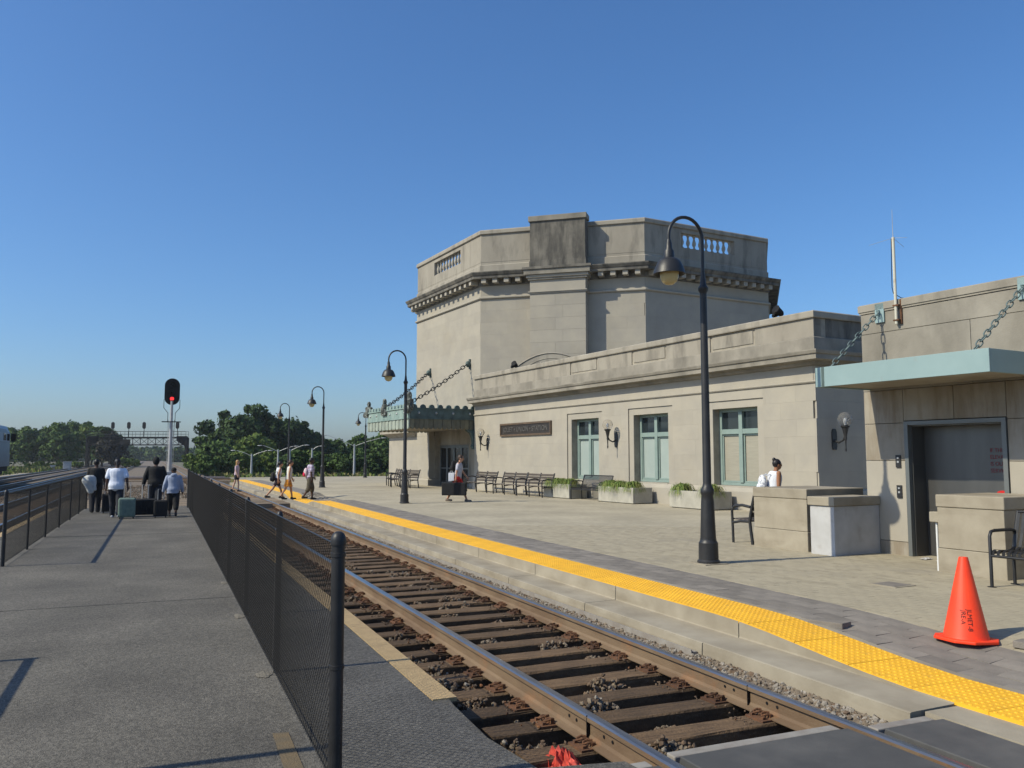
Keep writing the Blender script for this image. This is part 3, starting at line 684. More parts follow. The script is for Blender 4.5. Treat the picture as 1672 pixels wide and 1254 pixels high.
pe = MB().box(15.452, 15.9, -34, W-.47, 4.952, 5.468); part('parapet_block', pe, M['stone_dark'], par)
cp_ = MB().sweep(fr, [(-.5, 5.47), (.06, 5.47), (.07, 5.50), (.07, 5.63), (.04, 5.66), (-.5, 5.66)]); sbp('coping', cp_, M['stone_worn'])
# windows
for i, (a, b) in enumerate(wins):
    wn = link('window', None, SB, ((a+b)/2-26, -.30, WZ0-ZP)); hw = (b-a)/2; H = WZ1-WZ0; tz = 1.55
    f = MB(); f.box(-hw, -hw+.11, -.10, .0, 0, H); f.box(hw-.11, hw, -.10, .0, 0, H); f.box(-hw+.111, hw-.111, -.10, -.003, H-.10, H); f.box(-hw+.111, hw-.111, -.10, -.003, 0, .09)
    f.box(-.075, .075, -.08, .035, .091, H-.101); f.box(-hw+.111, -.076, -.08, .03, tz, tz+.15); f.box(.076, hw-.111, -.08, .03, tz, tz+.15)
    for sx in (-1, 1):
        x0, x1 = sorted((sx*.077, sx*(hw-.112))); 
        f.box(x0, x0+.045, -.09, -.02, .092, tz-.002); f.box(x1-.045, x1, -.09, -.02, .092, tz-.002); f.box(x0+.046, x1-.046, -.09, -.021, tz-.05, tz-.002); f.box(x0+.046, x1-.046, -.09, -.021, .092, .14)
    part('frame', f, M['frame'], wn, bevel=.006)
    for sx in (-1, 1):
        x0, x1 = sorted((sx*.078, sx*(hw-.113)))
        part('pane', MB().box(x0, x1, -.062, -.055, tz+.152, H-.102), M['glass'], wn)
        part('blind', MB().box(x0+.047, x1-.047, -.075, -.06, .141, tz-.052), M['blind_b'] if i == 2 else M['blind_t'], wn)
    si = MB().box(-hw-.0, hw+.0, -.12, .33, -.055, -.004); part('sill', si, M['stone'], wn, bevel=.01)
    if i == 1:
        bl = MB()
        for q in range(7): bl.box(-hw+.16, -.12, -.085, -.068, tz+.19+.035*q, tz+.205+.035*q)
        part('slat_blind', bl, M['white_paint'], wn)
# ---------------- octagonal tower
TC = (40.3, -27.7); AP = 10.02; RC = 10.845
_q = 8.1/2**.5; ov_ = [(36.15, -18.0), (44.45, -18.0), (44.45+_q, -18.0-_q), (44.45+_q, -25.9-_q), (44.45, -25.9-2*_q), (36.15, -25.9-2*_q), (36.15-_q, -25.9-_q), (36.15-_q, -18.0-_q)]     # clockwise, face k between k and k+1; face 0 looks over the canopy
def face(k):
    p, q = Vector(ov_[k % 8]), Vector(ov_[(k+1) % 8]); u = (q-p); ln = u.length; u.normalize(); return p, u, Vector((-u.y, u.x)), ln
tc = MB()
inner = [(TC[0]+(x-TC[0])*.995, TC[1]+(y-TC[1])*.995) for x, y in ov_]
tc.prism(list(reversed(inner)), 3.12, 11.3)
low = [inner[0], (36.25, inner[0][1]), (36.25, -18.45), (41.75, -18.45), (41.75, inner[0][1])]+inner[1:]
tc.prism(list(reversed(low)), ZP-.3, 3.12)
tw_ = sbp('tower_wall', tc, M['stone_core'])
for k, z0 in ((0, 3.12), (7, 3.6), (6, 3.6), (1, 3.12)):
    p, u, nn, ln = face(k)
    hol = []
    if k == 7: hol = [(ln/2-1.35, ln/2+1.35, 0, 20)]
    ashlar(tw_, p, u, nn, ln, z0, 9.46, .56, 1.45, hol, seed=20+k, th=.09)
    ashlar(tw_, p, u, nn, ln, 9.60, 10.12, .52, 1.7, hol, seed=30+k, th=.09)
band = MB().sweep(ov_, [(-.05, 9.462), (.06, 9.462), (.10, 9.50), (.10, 9.555), (.03, 9.598), (-.05, 9.598)], closed=True); sbp('string_course', band, M['stone'])
bed = MB().sweep(ov_, [(-.05, 10.122), (.05, 10.122), (.06, 10.16), (.06, 10.40), (-.05, 10.40)], closed=True); sbp('bed_mould', bed, M['stone_dark'])  # recess behind the modillions, its shadow put into the dark stone colour
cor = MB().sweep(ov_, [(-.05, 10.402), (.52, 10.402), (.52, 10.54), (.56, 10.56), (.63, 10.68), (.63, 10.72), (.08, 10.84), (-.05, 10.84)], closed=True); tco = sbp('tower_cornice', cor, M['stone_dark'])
mod_me = MB().prism([(0, .05), (.24, .05), (.24, .45), (0, .45)], 0, .21).mesh('modillion', M['stone'])
for k in (0, 7, 6, 1):
    p, u, nn, ln = face(k); nmod = 14
    for i in range(nmod):
        t = (i+.5)*ln/nmod-.12
        if k == 7 and abs(t+.1-ln/2) < 1.9: continue
        q = p+u*t; o = link('modillion', mod_me, tco, (q.x, q.y, 10.19)); o.rotation_euler = (0, 0, math.atan2(u.y, u.x))
blk = MB().sweep(ov_, [(-.45, 10.84), (.03, 10.84), (.03, 11.16), (-.02, 11.20), (-.45, 11.20)], closed=True); sbp('blocking_course', blk, M['stone_worn'])
cpt = MB().sweep(ov_, [(-.5, 12.72), (.03, 12.72), (.06, 12.75), (.06, 12.90), (.03, 12.95), (-.5, 12.95)], closed=True); sbp('tower_coping', cpt, M['stone_worn'])
TP = sbp('tower_parapet', MB().sweep(ov_, [(-.44, 11.201), (-.03, 11.201), (-.03, 11.32), (-.44, 11.32)], closed=True), M['stone_worn'])
bal_prof = [(.085, 0), (.085, .06), (.05, .08), (.045, .12), (.095, .24), (.10, .32), (.06, .46), (.045, .55), (.07, .58), (.05, .61), (.085, .63), (.085, .70)]
bal_me = MB().lathe(bal_prof, n=10).mesh('baluster', M['stone'], smooth=40)
t22 = math.tan(R(22.5))
for k in range(8):
    p, u, nn, ln = face(k); th = .42
    def piece(t0, t1, z0, z1, mt='stone_worn', o0=-.02, o1=-.40):
        a0, a1 = t0, t1
        i0 = t0+(abs(o1)*t22 if t0 <= 0.01 else 0); i1 = t1-(abs(o1)*t22 if t1 >= ln-.01 else 0)
        f0 = t0+(abs(o0)*t22 if t0 <= .01 else 0); f1 = t1-(abs(o0)*t22 if t1 >= ln-.01 else 0)
        cs = [p+u*i0+nn*o1, p+u*i1+nn*o1, p+u*f1+nn*o0, p+u*f0+nn*o0]
        part('parapet_block', MB().prism([(c.x, c.y) for c in cs], z0, z1), M[mt], TP, bevel=.006)
    if k in (0, 6):
        m0, m1 = ln/2-1.72, ln/2+1.72
        piece(0, m0/2-.003, 11.322, 12.718); piece(m0/2+.003, m0, 11.322, 12.718); piece(m1, (ln+m1)/2-.003, 11.322, 12.718); piece((ln+m1)/2+.003, ln, 11.322, 12.718)
        piece(m0+.003, m1-.003, 11.322, 11.80, o0=-.022); piece(m0+.003, m1-.003, 12.52, 12.717, o0=-.022)
        for i in range(9):
            q = p+u*(m0+.19+(m1-m0-.38)*i/8)+nn*(-.2); link('baluster', bal_me, TP, (q.x, q.y, 11.81))
    else:
        for q in range(3): piece(ln*q/3+(.003 if q else 0), ln*(q+1)/3-(.003 if q < 2 else 0), 11.322, 12.718)
# pilaster blocks on the canted faces
for k in (7, 1):
    p, u, nn, ln = face(k); c = ln/2; D_ = .66
    def ring(hw, d): return [(p+u*(c-hw)+nn*(-.05)), (p+u*(c-hw)+nn*d), (p+u*(c+hw)+nn*d), (p+u*(c+hw)+nn*(-.05))]
    def prs(hw, d, z0, z1, mt, nm, bev=.008):
        part(nm, MB().prism([(q.x, q.y) for q in reversed(ring(hw, d))], z0, z1), M[mt], PIL, bevel=bev)
    PIL = sbp('pilaster', MB().prism([(q.x, q.y) for q in reversed(ring(1.30, D_-.02))], 3.6, 13.0), M['stone_core'])
    zz = 3.6; i = 0
    while zz < 9.4:
        z2 = min(zz+.586, 9.46)
        if i % 2: prs_ = [(-1.35, .12), (.12, 1.35)]
        else: prs_ = [(-1.35, -.25), (-.25, 1.35)]
        for x0, x1 in prs_:
            cs = [p+u*(c+x0+.003)+nn*(-.0), p+u*(c+x0+.003)+nn*D_, p+u*(c+x1-.003)+nn*D_, p+u*(c+x1-.003)+nn*(-.0)]
            part('pilaster_stone', MB().prism([(q.x, q.y) for q in reversed(cs)], zz+.003, z2-.003), M['stone'], PIL)
        zz = z2; i += 1
    prs(1.40, D_+.05, 9.462, 9.52, 'stone', 'pilaster_band'); prs(1.43, D_+.09, 9.522, 9.575, 'stone', 'pilaster_band'); prs(1.35, D_, 9.577, 10.12, 'stone', 'pilaster_stone')
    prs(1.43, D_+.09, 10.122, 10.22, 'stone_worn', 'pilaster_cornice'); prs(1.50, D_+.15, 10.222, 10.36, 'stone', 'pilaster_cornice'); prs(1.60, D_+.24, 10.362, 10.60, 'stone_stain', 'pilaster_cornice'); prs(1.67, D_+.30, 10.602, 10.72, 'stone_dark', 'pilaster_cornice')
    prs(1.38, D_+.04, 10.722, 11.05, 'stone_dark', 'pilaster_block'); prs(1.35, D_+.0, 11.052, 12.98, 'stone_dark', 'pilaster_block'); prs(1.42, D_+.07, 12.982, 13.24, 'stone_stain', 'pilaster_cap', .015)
# carved segmental pediment in front of the canted face
p, u, nn, ln = face(7)
ar = MB(); Mx = Matrix(((u.x, 0, nn.x, p.x+u.x*4.25+nn.x*1.25), (u.y, 0, nn.y, p.y+u.y*4.25+nn.y*1.25), (0, 1, 0, 0), (0, 0, 0, 1)))
def segarc(hw, base, top, n=16): return [(-hw+2*hw*i/n, base+(top-base)*(1-((i-n/2)/(n/2))**2)) for i in range(n+1)]
ar.prism([(1.95, 4.9), *[(x, z) for x, z in reversed(segarc(1.95, 5.70, 6.52))], (-1.95, 4.9)][::-1], -.3, .0, M=Mx)
ped = sbp('carved_pediment', ar, M['stone_worn'])
rim = MB()
for hw, b0, t0, w_, d_ in ((1.93, 5.69, 6.52, .035, .0), (1.45, 5.69, 6.28, .02, .0)):
    pts = [Mx @ Vector((x, z, d_*.6)) for x, z in segarc(hw, b0, t0)]; rim.tube(pts, w_, 6)
part('moulding', rim, M['stone_worn'], ped, smooth=60)
orn = MB(); r_ = random.Random(4)
for i in range(34):
    t = r_.uniform(-1.2, 1.2); zmax = 5.70+.45*(1-(t/1.45)**2); z = r_.uniform(5.6, zmax); orn.ball(Mx @ Vector((t, z, .0)), (r_.uniform(.03, .06),)*3, 8, 5)
part('carving', orn, M['stone_worn'], ped, smooth=180)
# ---------------- low pier block left of the entrance
pb_ = MB().box(41.86, 48.0-.06, -26, W-.06, ZP-.3, 3.0); pier = sbp('pier_wall', pb_, M['stone_core'])
ashlar(pier, (41.80, W), (1, 0), (0, 1), 6.2, .55, 2.86, .46, 1.1, seed=41, th=.07)
ashlar(pier, (41.80, W), (0, -1), (-1, 0), 1.55, .55, 2.86, .46, 1.1, seed=42, th=.07)
ashlar(pier, (48.0, W), (0, -1), (1, 0), 8, .55, 2.86, .46, 1.1, seed=43, th=.07)
frp = [(41.80, -18.45), (41.80, W), (48.0, W), (48.0, -26)]
sbp('plinth', MB().sweep(frp, [(-.2, ZP-.3), (.08, ZP-.3), (.08, .46), (.0, .545), (-.2, .545)]), M['stone'])
frp2 = [(43.6, W), (48.0, W), (48.0, -26)]
sbp('cornice', MB().sweep(frp2, [(-.3, 2.865), (.05, 2.865), (.12, 2.95), (.30, 3.05), (.45, 3.08), (.45, 3.2), (.52, 3.30), (-.3, 3.33)]), M['stone_worn'])
sbp('roof_slab', MB().box(41.9, 47.7, -26, W-.31, 3.0, 3.3), M['stone_worn'])
sbp('pier_wall', MB().box(41.81, 43.58, -17.99, W-.002, 2.865, 3.9), M['stone'])
# entrance recess: side wall faces, lintel, doors
dr = MB().box(36.26, 41.74, -18.44, -18.35, 2.35, 3.11); sbp('transom_wall', dr, M['stone_worn'])
for x0, x1 in ((36.26, 38.1), (41.7, 41.74)): sbp('door_jamb', MB().box(x0, x1, -18.44, -18.32, ZP, 2.348), M['stone_worn'])
for i in range(4):
    x0 = 38.1+.9*i; d_ = link('door', None, SB, (x0+.45-26, -18.35-W, 0)); 
    f = MB(); f.box(-.445, -.36, -.04, .03, 0, 2.17); f.box(.36, .445, -.04, .03, 0, 2.17); f.box(-.359, .359, -.04, .028, 2.02, 2.17); f.box(-.359, .359, -.04, .028, 0, .22); f.box(-.359, .359, -.03, .026, .92, .98)
    part('frame', f, M['alu'], d_); part('pane', MB().box(-.358, .358, -.02, -.01, .221, 2.019), M['door_dark'], d_)
    part('handle', MB().tube([(.28, .06, .9), (.28, .06, 1.3)], .015, 8), M['alu'], d_)

# ================================================================== things fixed to the station
# plaque
pq = thing('name_plaque', 'long dark bronze plaque lettered with the station name above the benches', 'sign', bw(31.18, W, 2.67), BROT)
part('panel', MB().box(-2.21, 2.21, .003, .045, 0, .51), M['bronze'], pq, bevel=.006)
fm = MB(); fm.box(-2.22, 2.22, .0, .075, -.03, .045); fm.box(-2.22, 2.22, .0, .075, .465, .54); fm.box(-2.22, -2.15, .001, .075, .046, .464); fm.box(2.15, 2.22, .001, .075, .046, .464); part('rim', fm, M['bronze_edge'], pq)
tx = text_mb('JOLIET \u2022 UNION \u2022 STATION', .30, .02, .004); xs_ = [v[0] for v in tx.v]; x0, x1 = min(xs_), max(xs_); kx = 3.9/(x1-x0)
tx.v = [(-((x-x0)*kx-1.95), .052+z, .155+y) for x, y, z in tx.v]; part('lettering', tx, M['letter'], pq)
# wall lamps: lathe globe on a torch-shaped bracket
def wall_lamp(label, P, rz, sc_=1.0):
    t = thing('wall_lamp', label, 'wall lamp', P, rz, 'globe wall lamps on the station')
    bp_ = MB().prism([(-.07, -.30), (.07, -.30), (.09, -.2), (.09, .18), (.05, .26), (-.05, .26), (-.09, .18), (-.09, -.2)], 0, .03, M=Matrix(((1, 0, 0, 0), (0, 0, 1, .0), (0, 1, 0, -.45), (0, 0, 0, 1)))); part('back_plate', bp_, M['iron'], t)
    arm = MB().tube([(0, .02, -.50), (0, .16, -.56), (0, .30, -.50), (0, .38, -.38)], [.03, .026, .024, .03], 10); part('arm', arm, M['iron'], t, smooth=60)
    tor = MB().lathe([(.012, -.80), (.028, -.74), (.018, -.70), (.022, -.52), (.04, -.46), (.035, -.40), (.06, -.28), (.085, -.17), (.115, -.15), (.12, -.12), (.10, -.10)], (0, .38, 0), 14); part('torch', tor, M['iron'], t, smooth=40)
    part('globe', MB().ball((0, .38, .06), (.19, .19, .19), 20, 14), M['globe'], t, smooth=180)
    part('bulb', MB().lathe([(.02, -.10), (.025, -.04), (.045, .02), (.04, .07), (.01, .10)], (0, .38, 0), 10), M['white_paint'], t, smooth=60)
    return t
wl = wall_lamp('globe wall lamp between the left and the middle teal windows', bw(24.50, W, 2.82), BROT)
wall_lamp('globe wall lamp beside the entrance, left of the bronze plaque', bw(34.75, W, 2.80), BROT)
wall_lamp('globe wall lamp on the shaded end wall near the elevator', bw(15.45, -18.35, 2.66), BROT+math.pi/2)
# roof floodlights
def flood(label, P, rz):
    t = thing('floodlight', label, 'floodlight', P, rz, 'black floodlights on the parapet')
    part('bracket', MB().tube([(0, 0, -.05), (0, 0, .06), (0, .03, .12)], .02, 8), M['iron'], t)
    Mm = Matrix.Translation((0, .05, .16)) @ Matrix.Rotation(R(-62), 4, 'X'); part('lamp_head', MB().lathe([(.05, -.16), (.09, -.10), (.11, .06), (.13, .14), (.10, .15)], n=12, M=Mm), M['black_matt'], t, smooth=40)
    Mm = Matrix.Translation((.16, .0, .12)) @ Matrix.Rotation(R(58), 4, 'X'); part('second_head', MB().lathe([(.04, -.14), (.07, -.08), (.10, .10), (.08, .11)], n=12, M=Mm), M['black_matt'], t, smooth=40)
flood('black floodlight at the right end of the parapet below the tower', bw(16.7, W-.1, 5.66), BROT)
flood('black floodlight on the parapet left of the carved pediment', bw(32.2, W-.1, 5.66), BROT+.5)
# ================================================================== ENTRANCE CANOPY
M['patina'] = mat('dark_patina', (.07, .075, .065), .6, (.30, .33, .29), 9, contrast=(.48, .66), bump=.2)
M['valance_shade'] = mat('shaded_valance', (.17, .16, .105), .7, (.11, .11, .08), 3, rand=.15, bump=.08)
CN = thing('entrance_canopy', 'ornate verdigris copper canopy hung on chains over the entrance', 'canopy', bw(39.2, W, 3.0), BROT)
hw, dp = 2.9, 3.4
body = MB().box(-hw+.12, hw-.12, -.28, dp-.12, .18, .62); part('deck', body, M['teal_dark'], CN)
part('soffit', MB().box(-hw+.14, hw-.14, -.28, dp-.14, .10, .178), M['soffit'], CN)
def fascia_run(P, Q, out, mt_top, mt_val, mt_crest, front):
    P, Q = Vector(P), Vector(Q); u = (Q-P); ln = u.length; u.normalize(); o = Vector(out)
    def bx(t0, t1, o0, o1, z0, z1):
        cs = [P+u*t0+o*o0, P+u*t1+o*o0, P+u*t1+o*o1, P+u*t0+o*o1]; mb = MB(); v = [(c.x, c.y, z0) for c in cs]+[(c.x, c.y, z1) for c in cs]
        mb.add(v, [(3,2,1,0),(4,5,6,7),(0,1,5,4),(1,2,6,5),(2,3,7,6),(3,0,4,7)]); return mb
    fs = part('fascia', bx(0, ln, -.10, .0, .56, 1.00), mt_top, CN, bevel=.01)
    mo = bx(-.03, ln+.03, -.1, .05, .985, 1.04); mo2 = bx(-.02, ln+.02, -.1, .035, .50, .558)
    part('moulding', mo, mt_top, CN, bevel=.01); part('moulding', mo2, mt_top, CN, bevel=.01)
    n = int(ln/.235)
    for i in range(n):     # hanging valance panels with rounded ends
        t0, t1 = i*ln/n+.008, (i+1)*ln/n-.008; c = (t0+t1)/2; h_ = (t1-t0)/2
        prof = [(t0, .498), (t0, .13)]+[(c-h_*math.cos(a_), .13-.10*math.sin(a_)) for a_ in [math.pi*q/6 for q in range(1, 6)]]+[(t1, .13), (t1, .498)]
        Mx = Matrix(((u.x, 0, o.x, P.x-o.x*.05), (u.y, 0, o.y, P.y-o.y*.05), (0, 1, 0, 0), (0, 0, 0, 1)))
        part('valance_panel', MB().prism(prof, -.03, .03+(.02 if i % 2 else 0), M=Mx), mt_val, CN)
    n = int(ln/.42)
    for i in range(n):     # cresting: shells on the roof edge
        c = (i+.5)*ln/n; rr = .145
        prof = [(c-rr, 1.04)]+[(c-rr*math.cos(a_), 1.06+rr*math.sin(a_)*(1.0 if not front else 1.15)) for a_ in [math.pi*q/8 for q in range(9)]]+[(c+rr, 1.04)]
        Mx = Matrix(((u.x, 0, o.x, P.x-o.x*.06), (u.y, 0, o.y, P.y-o.y*.06), (0, 1, 0, 0), (0, 0, 0, 1)))
        part('crest_shell', MB().prism(prof, -.05, .05, M=Mx), mt_crest, CN, bevel=.015)
    for i in range(int(ln/.84)):
        c = P+u*((i+.5)*ln/int(ln/.84)); part('rosette', MB().ball((c.x+o.x*.0, c.y+o.y*.0, .80), (.06, .06, .06), 8, 6), M['galv'], fs, smooth=180)
fascia_run((-hw, dp), (hw, dp), (0, 1), M['teal'], M['valance'], M['teal'], True)
fascia_run((-hw, -.25), (-hw, dp-.11), (-1, 0), M['teal_dark'], M['valance_shade'], M['teal_dark'], False)  # side away from the sun: its shade is put into darker copper and valance
fascia_run((hw, dp-.11), (hw, -.25), (1, 0), M['teal'], M['valance'], M['teal_dark'], False)
# acroteria: upright scroll-leaf ornaments
acr_prof = [(-.30, 0), (-.36, .16), (-.28, .30), (-.16, .33), (-.20, .46), (-.13, .60), (-.03, .62), (-.07, .74), (0, .84), (.07, .74), (.03, .62), (.13, .60), (.20, .46), (.16, .33), (.28, .30), (.36, .16), (.30, 0)]
def acroterion(x, y, rz, s=1.0):
    Mx = Matrix.Translation((x, y, .78)) @ Matrix.Rotation(rz, 4, 'Z') @ Matrix(((s, 0, 0, 0), (0, 0, s, -.09*s), (0, s, 0, 0), (0, 0, 0, 1)))
    mb = MB().prism(acr_prof, 0, .18, M=Mx)
    Rz = Matrix.Translation((x, y, .78)) @ Matrix.Rotation(rz, 4, 'Z') @ Matrix.Diagonal((s, s, s, 1))
    mb.ball(Rz @ Vector((0, 0, .80)), (.10*s, .10*s, .10*s), 10, 6); mb.ball(Rz @ Vector((0, .05, .30)), (.17*s, .17*s, .24*s), 10, 8); mb.ball(Rz @ Vector((0, -.05, .30)), (.15*s, .15*s, .24*s), 10, 8)
    for sx in (-1, 1):
        mb.lathe([(.11*s, -.1*s), (.14*s, 0), (.11*s, .1*s)], n=10, M=Rz @ Matrix.Translation((sx*.26, 0, .12)) @ Matrix.Rotation(R(90), 4, 'X'))
        mb.lathe([(.07*s, -.09*s), (.09*s, 0), (.07*s, .09*s)], n=10, M=Rz @ Matrix.Translation((sx*.14, 0, .52)) @ Matrix.Rotation(R(90), 4, 'X'))
    part('acroterion', mb, M['patina'], CN, smooth=35)
M_acr = None
acroterion(2.85, dp-.05, 0.5, .95); acroterion(.25, dp+.02, 0, .95); acroterion(-2.80, dp-.1, -.78, 1.12)
# chains
def link_mesh(L_, w_, r_, mt):
    pts = []
    for q in range(12):
        t = 2*math.pi*q/12; pts.append((w_/2*math.cos(t), 0, (L_/2-w_/2)*(1 if math.sin(t) > .01 else -1 if math.sin(t) < -.01 else 0)+w_/2*math.sin(t)))
    return MB().tube(pts, r_, 6, closed=True).mesh('chain_link', mt, smooth=180)
def chain(P, Q, parent, mt, L_=.19, w_=.11, r_=.016, sag=.0):
    P, Q = Vector(P), Vector(Q); d = Q-P; n = int(d.length/(L_-2.6*r_)); me = link_mesh(L_, w_, r_, mt); q = d.to_track_quat('Z', 'Y')
    for i in range(n):
        f = (i+.5)/n; p_ = P+d*f; p_.z -= sag*4*f*(1-f); o = link('chain_link', me, parent, p_); o.rotation_mode = 'QUATERNION'
        o.rotation_quaternion = q @ Quaternion((0, 0, 1), math.pi/2*(i % 2)+.4)
oo = CN.location
for sx, sw in ((.25, 42.35-39.2), (-2.75, 37.30-39.2)):
    chain((sw, -.12, 3.36), (sx-.05, dp-.1, 1.25), CN, M['iron'], .27, .15, .022, sag=.10)
    mb = MB().box(sw-.07, sw+.07, -.298, -.24, 3.12, 3.62); mb.ball((sw, -.17, 3.36), (.12, .13, .16), 10, 8); part('wall_bracket', mb, M['teal_dark'], CN, smooth=40)
for sx in (-2.72, 2.72):     # scroll brackets beside the doors
    poly = [(0, .10), (.62, .10), (.60, -.02), (.42, -.12), (.30, -.36), (.26, -.62), (.32, -.78), (.24, -.92), (.10, -.90), (.05, -.76), (.0, -.7)]
    Mx = Matrix(((0, 0, 1, sx-.13), (1, 0, 0, -1.0 if sx > 0 else -.3), (0, 1, 0, 0), (0, 0, 0, 1)))
    part('scroll_bracket', MB().prism(poly, 0, .26, M=Mx), M['teal_dark'], CN, bevel=.02)

# ================================================================== ELEVATOR BUILDING
EN = -11.8
EB = thing('elevator_building', 'pale stone elevator block with a steel door under a teal canopy', 'building', bw(7.75, EN, ZP), BROT)
EO = (-7.75, -EN, -ZP)
def ebp(name, mb, mt, **k): return part(name, mb, mt, EB, loc=EO, **k)
ec = MB(); ec.box(.5, 6.985, -17.0, EN-.07, ZP-.3, 4.0); ec.box(8.515, 9.25, -17, EN-.07, ZP-.3, 4.0); ec.box(6.985, 8.515, -17, EN-.07, 2.30, 4.0); ec.box(6.985, 8.515, -17, EN-.6, ZP-.3, 2.299)
ew = ebp('wall', ec, M['stone_core'])
hol = [(6.93, 8.57, 0, 2.29)]
def pan(x0, x1, z0, z1, mt):
    for (a, b, c, d) in sub_rects((x0, x1, z0, z1), hol):
        part('wall_panel', MB().box(a+.004, b-.004, EN-.069, EN+random.uniform(-.001, .002), c+.004, d-.004), M[mt], ew, bevel=.003)
for z0, z1, mt, js in ((ZP-.02, .38, 'stone_rust', (.6, 3.2, 6.0, 9.30)), (.38, 1.66, 'stone', (.6, 3.9, 6.6, 9.30)), (1.66, 2.26, 'stone_rust', (.6, 3.9, 6.6, 9.30)), (2.26, 2.80, 'stone_rust', (.6, 3.2, 5.4, 7.72, 9.30)), (2.80, 3.76, 'stone_stain', (.6, 4.0, 7.4, 9.30)), (3.76, 4.10, 'stone_stain', (.6, 3.0, 6.0, 9.30))):
    for i in range(len(js)-1): pan(js[i], js[i+1], z0, z1, mt)
for n_, (z0, z1) in enumerate(((ZP-.02, 1.66), (1.66, 2.80), (2.80, 4.10))):
    for q in range(2): part('wall_panel', MB().box(9.251, 9.30, EN-.07-2.5*q-.005, EN-.07-2.5*(q+1), z0+.004, z1-.004), M['stone_worn'], ew)
ebp('coping', MB().sweep([(9.30, -17), (9.30, EN), (.6, EN)][::-1], [(-.3, 4.105), (.015, 4.105), (.015, 4.13), (.03, 4.14), (.03, 4.245), (.01, 4.26), (-.3, 4.26)]), M['stone_worn'])
ebp('roof_deck', MB().box(.6, 9.0, -17, EN-.31, 4.0, 4.12), M['stone_worn'])
# door case
dk = link('elevator_door', None, EB, (0, 0, 0))
fr_ = MB(); x0, x1 = 6.99-7.75, 8.51-7.75; zt = 2.22-ZP
fr_.box(x0-.05, x0+.015, -.06, .02, 0, zt+.06); fr_.box(x1-.015, x1+.05, -.06, .02, 0, zt+.06); fr_.box(x0+.016, x1-.016, -.06, .018, zt, zt+.06); part('frame', fr_, M['alu'], dk)
jb = MB(); jb.box(x0+.016, x0+.035, -.36, -.061, 0, zt); jb.box(x1-.035, x1-.016, -.36, -.061, 0, zt); jb.box(x0+.036, x1-.036, -.36, -.061, zt-.02, zt); part('steel_jamb', jb, M['steel'], dk)
for a, b in ((x0+.036, -.003), (.003, x1-.036)): part('door_leaf', MB().box(a, b, -.39, -.36+(.012 if a < 0 else 0), .0, zt-.021), M['steel'], dk)
M['dim_red'] = mat('faded_red_lettering', (.22, .03, .04), .7)
tl_ = ['IF THIS', 'ELEVATOR', 'IS OUT OF', 'SERVICE']
for i, s_ in enumerate(tl_):
    tx = text_mb(s_, .085, .002); tx.v = [(x0+.42-x*.86, -.345+z, 1.62-.10*i+y) for x, y, z in tx.v]; part('lettering', tx, M['dim_red'], dk)
part('red_sticker', MB().lathe([(.085, 0), (.085, .002)], n=16, M=Matrix.Translation((x0+.26, -.346, 1.02)) @ Matrix.Rotation(R(-90), 4, 'X') @ Matrix.Diagonal((1, .45, 1, 1))), M['red'], dk)
part('sill_bar', MB().box(x0+.08, x0+.55, -.36, -.343, .93, .95), M['white_paint'], dk)
for z in (1.50, 1.02):
    cb = MB().box(8.64-7.75, 8.73-7.75, .0025, .02, z-.12, z+.08); c_ = part('call_panel', cb, M['iron'], EB); 
    part('button', MB().box(8.668-7.75, 8.70-7.75, .02, .028, z-.045, z-.015), M['galv'], c_); part('button', MB().box(8.668-7.75, 8.70-7.75, .02, .028, z+.02, z+.045), M['galv'], c_)
# canopy of the elevator
M['chain_teal'] = mat('dull_teal_chain', (.15, .21, .205), .6, (.09, .12, .12), 8)
EC = thing('elevator_canopy', 'flat pale teal canopy hung on two chains above the elevator door', 'canopy', bw(7.77, EN, 2.82), BROT)
cx = 1.405
part('soffit', MB().box(-cx+.03, cx-.03, .005, 1.25, .02, .06), M['soffit'], EC)
fc = MB(); fc.box(-cx, cx, 1.245, 1.28, 0, .31); part('fascia', fc, M['canopy_teal'], EC, bevel=.004)
for sx in (-1, 1): part('fascia', MB().box(sx*cx-(.035 if sx > 0 else 0), sx*cx+(.035 if sx < 0 else 0), .005, 1.244, 0, .308), M['canopy_teal'], EC, bevel=.004)
part('deck', MB().box(-cx+.036, cx-.036, .005, 1.244, .20, .29), M['teal_dark'], EC)
part('fascia_joint', MB().box(cx-.17, cx-.12, 1.28, 1.284, .0, .31), M['teal_dark'], EC)
for s_ in (8.93-7.77, 6.6-7.77):
    br = MB().box(s_-.10, s_+.07, .004, .03, 1.10, 1.42); part('wall_plate', br, M['canopy_teal'], EC, bevel=.004)
    chain((s_-.02, .06, 1.26), (s_+.02, 1.20, .30), EC, M['chain_teal'], .135, .075, .010)
    part('chain_eye', MB().tube([(s_-.02, .02, 1.22), (s_-.02, .09, 1.22), (s_-.02, .10, 1.29), (s_-.02, .02, 1.30)], .014, 6), M['canopy_teal'], EC)
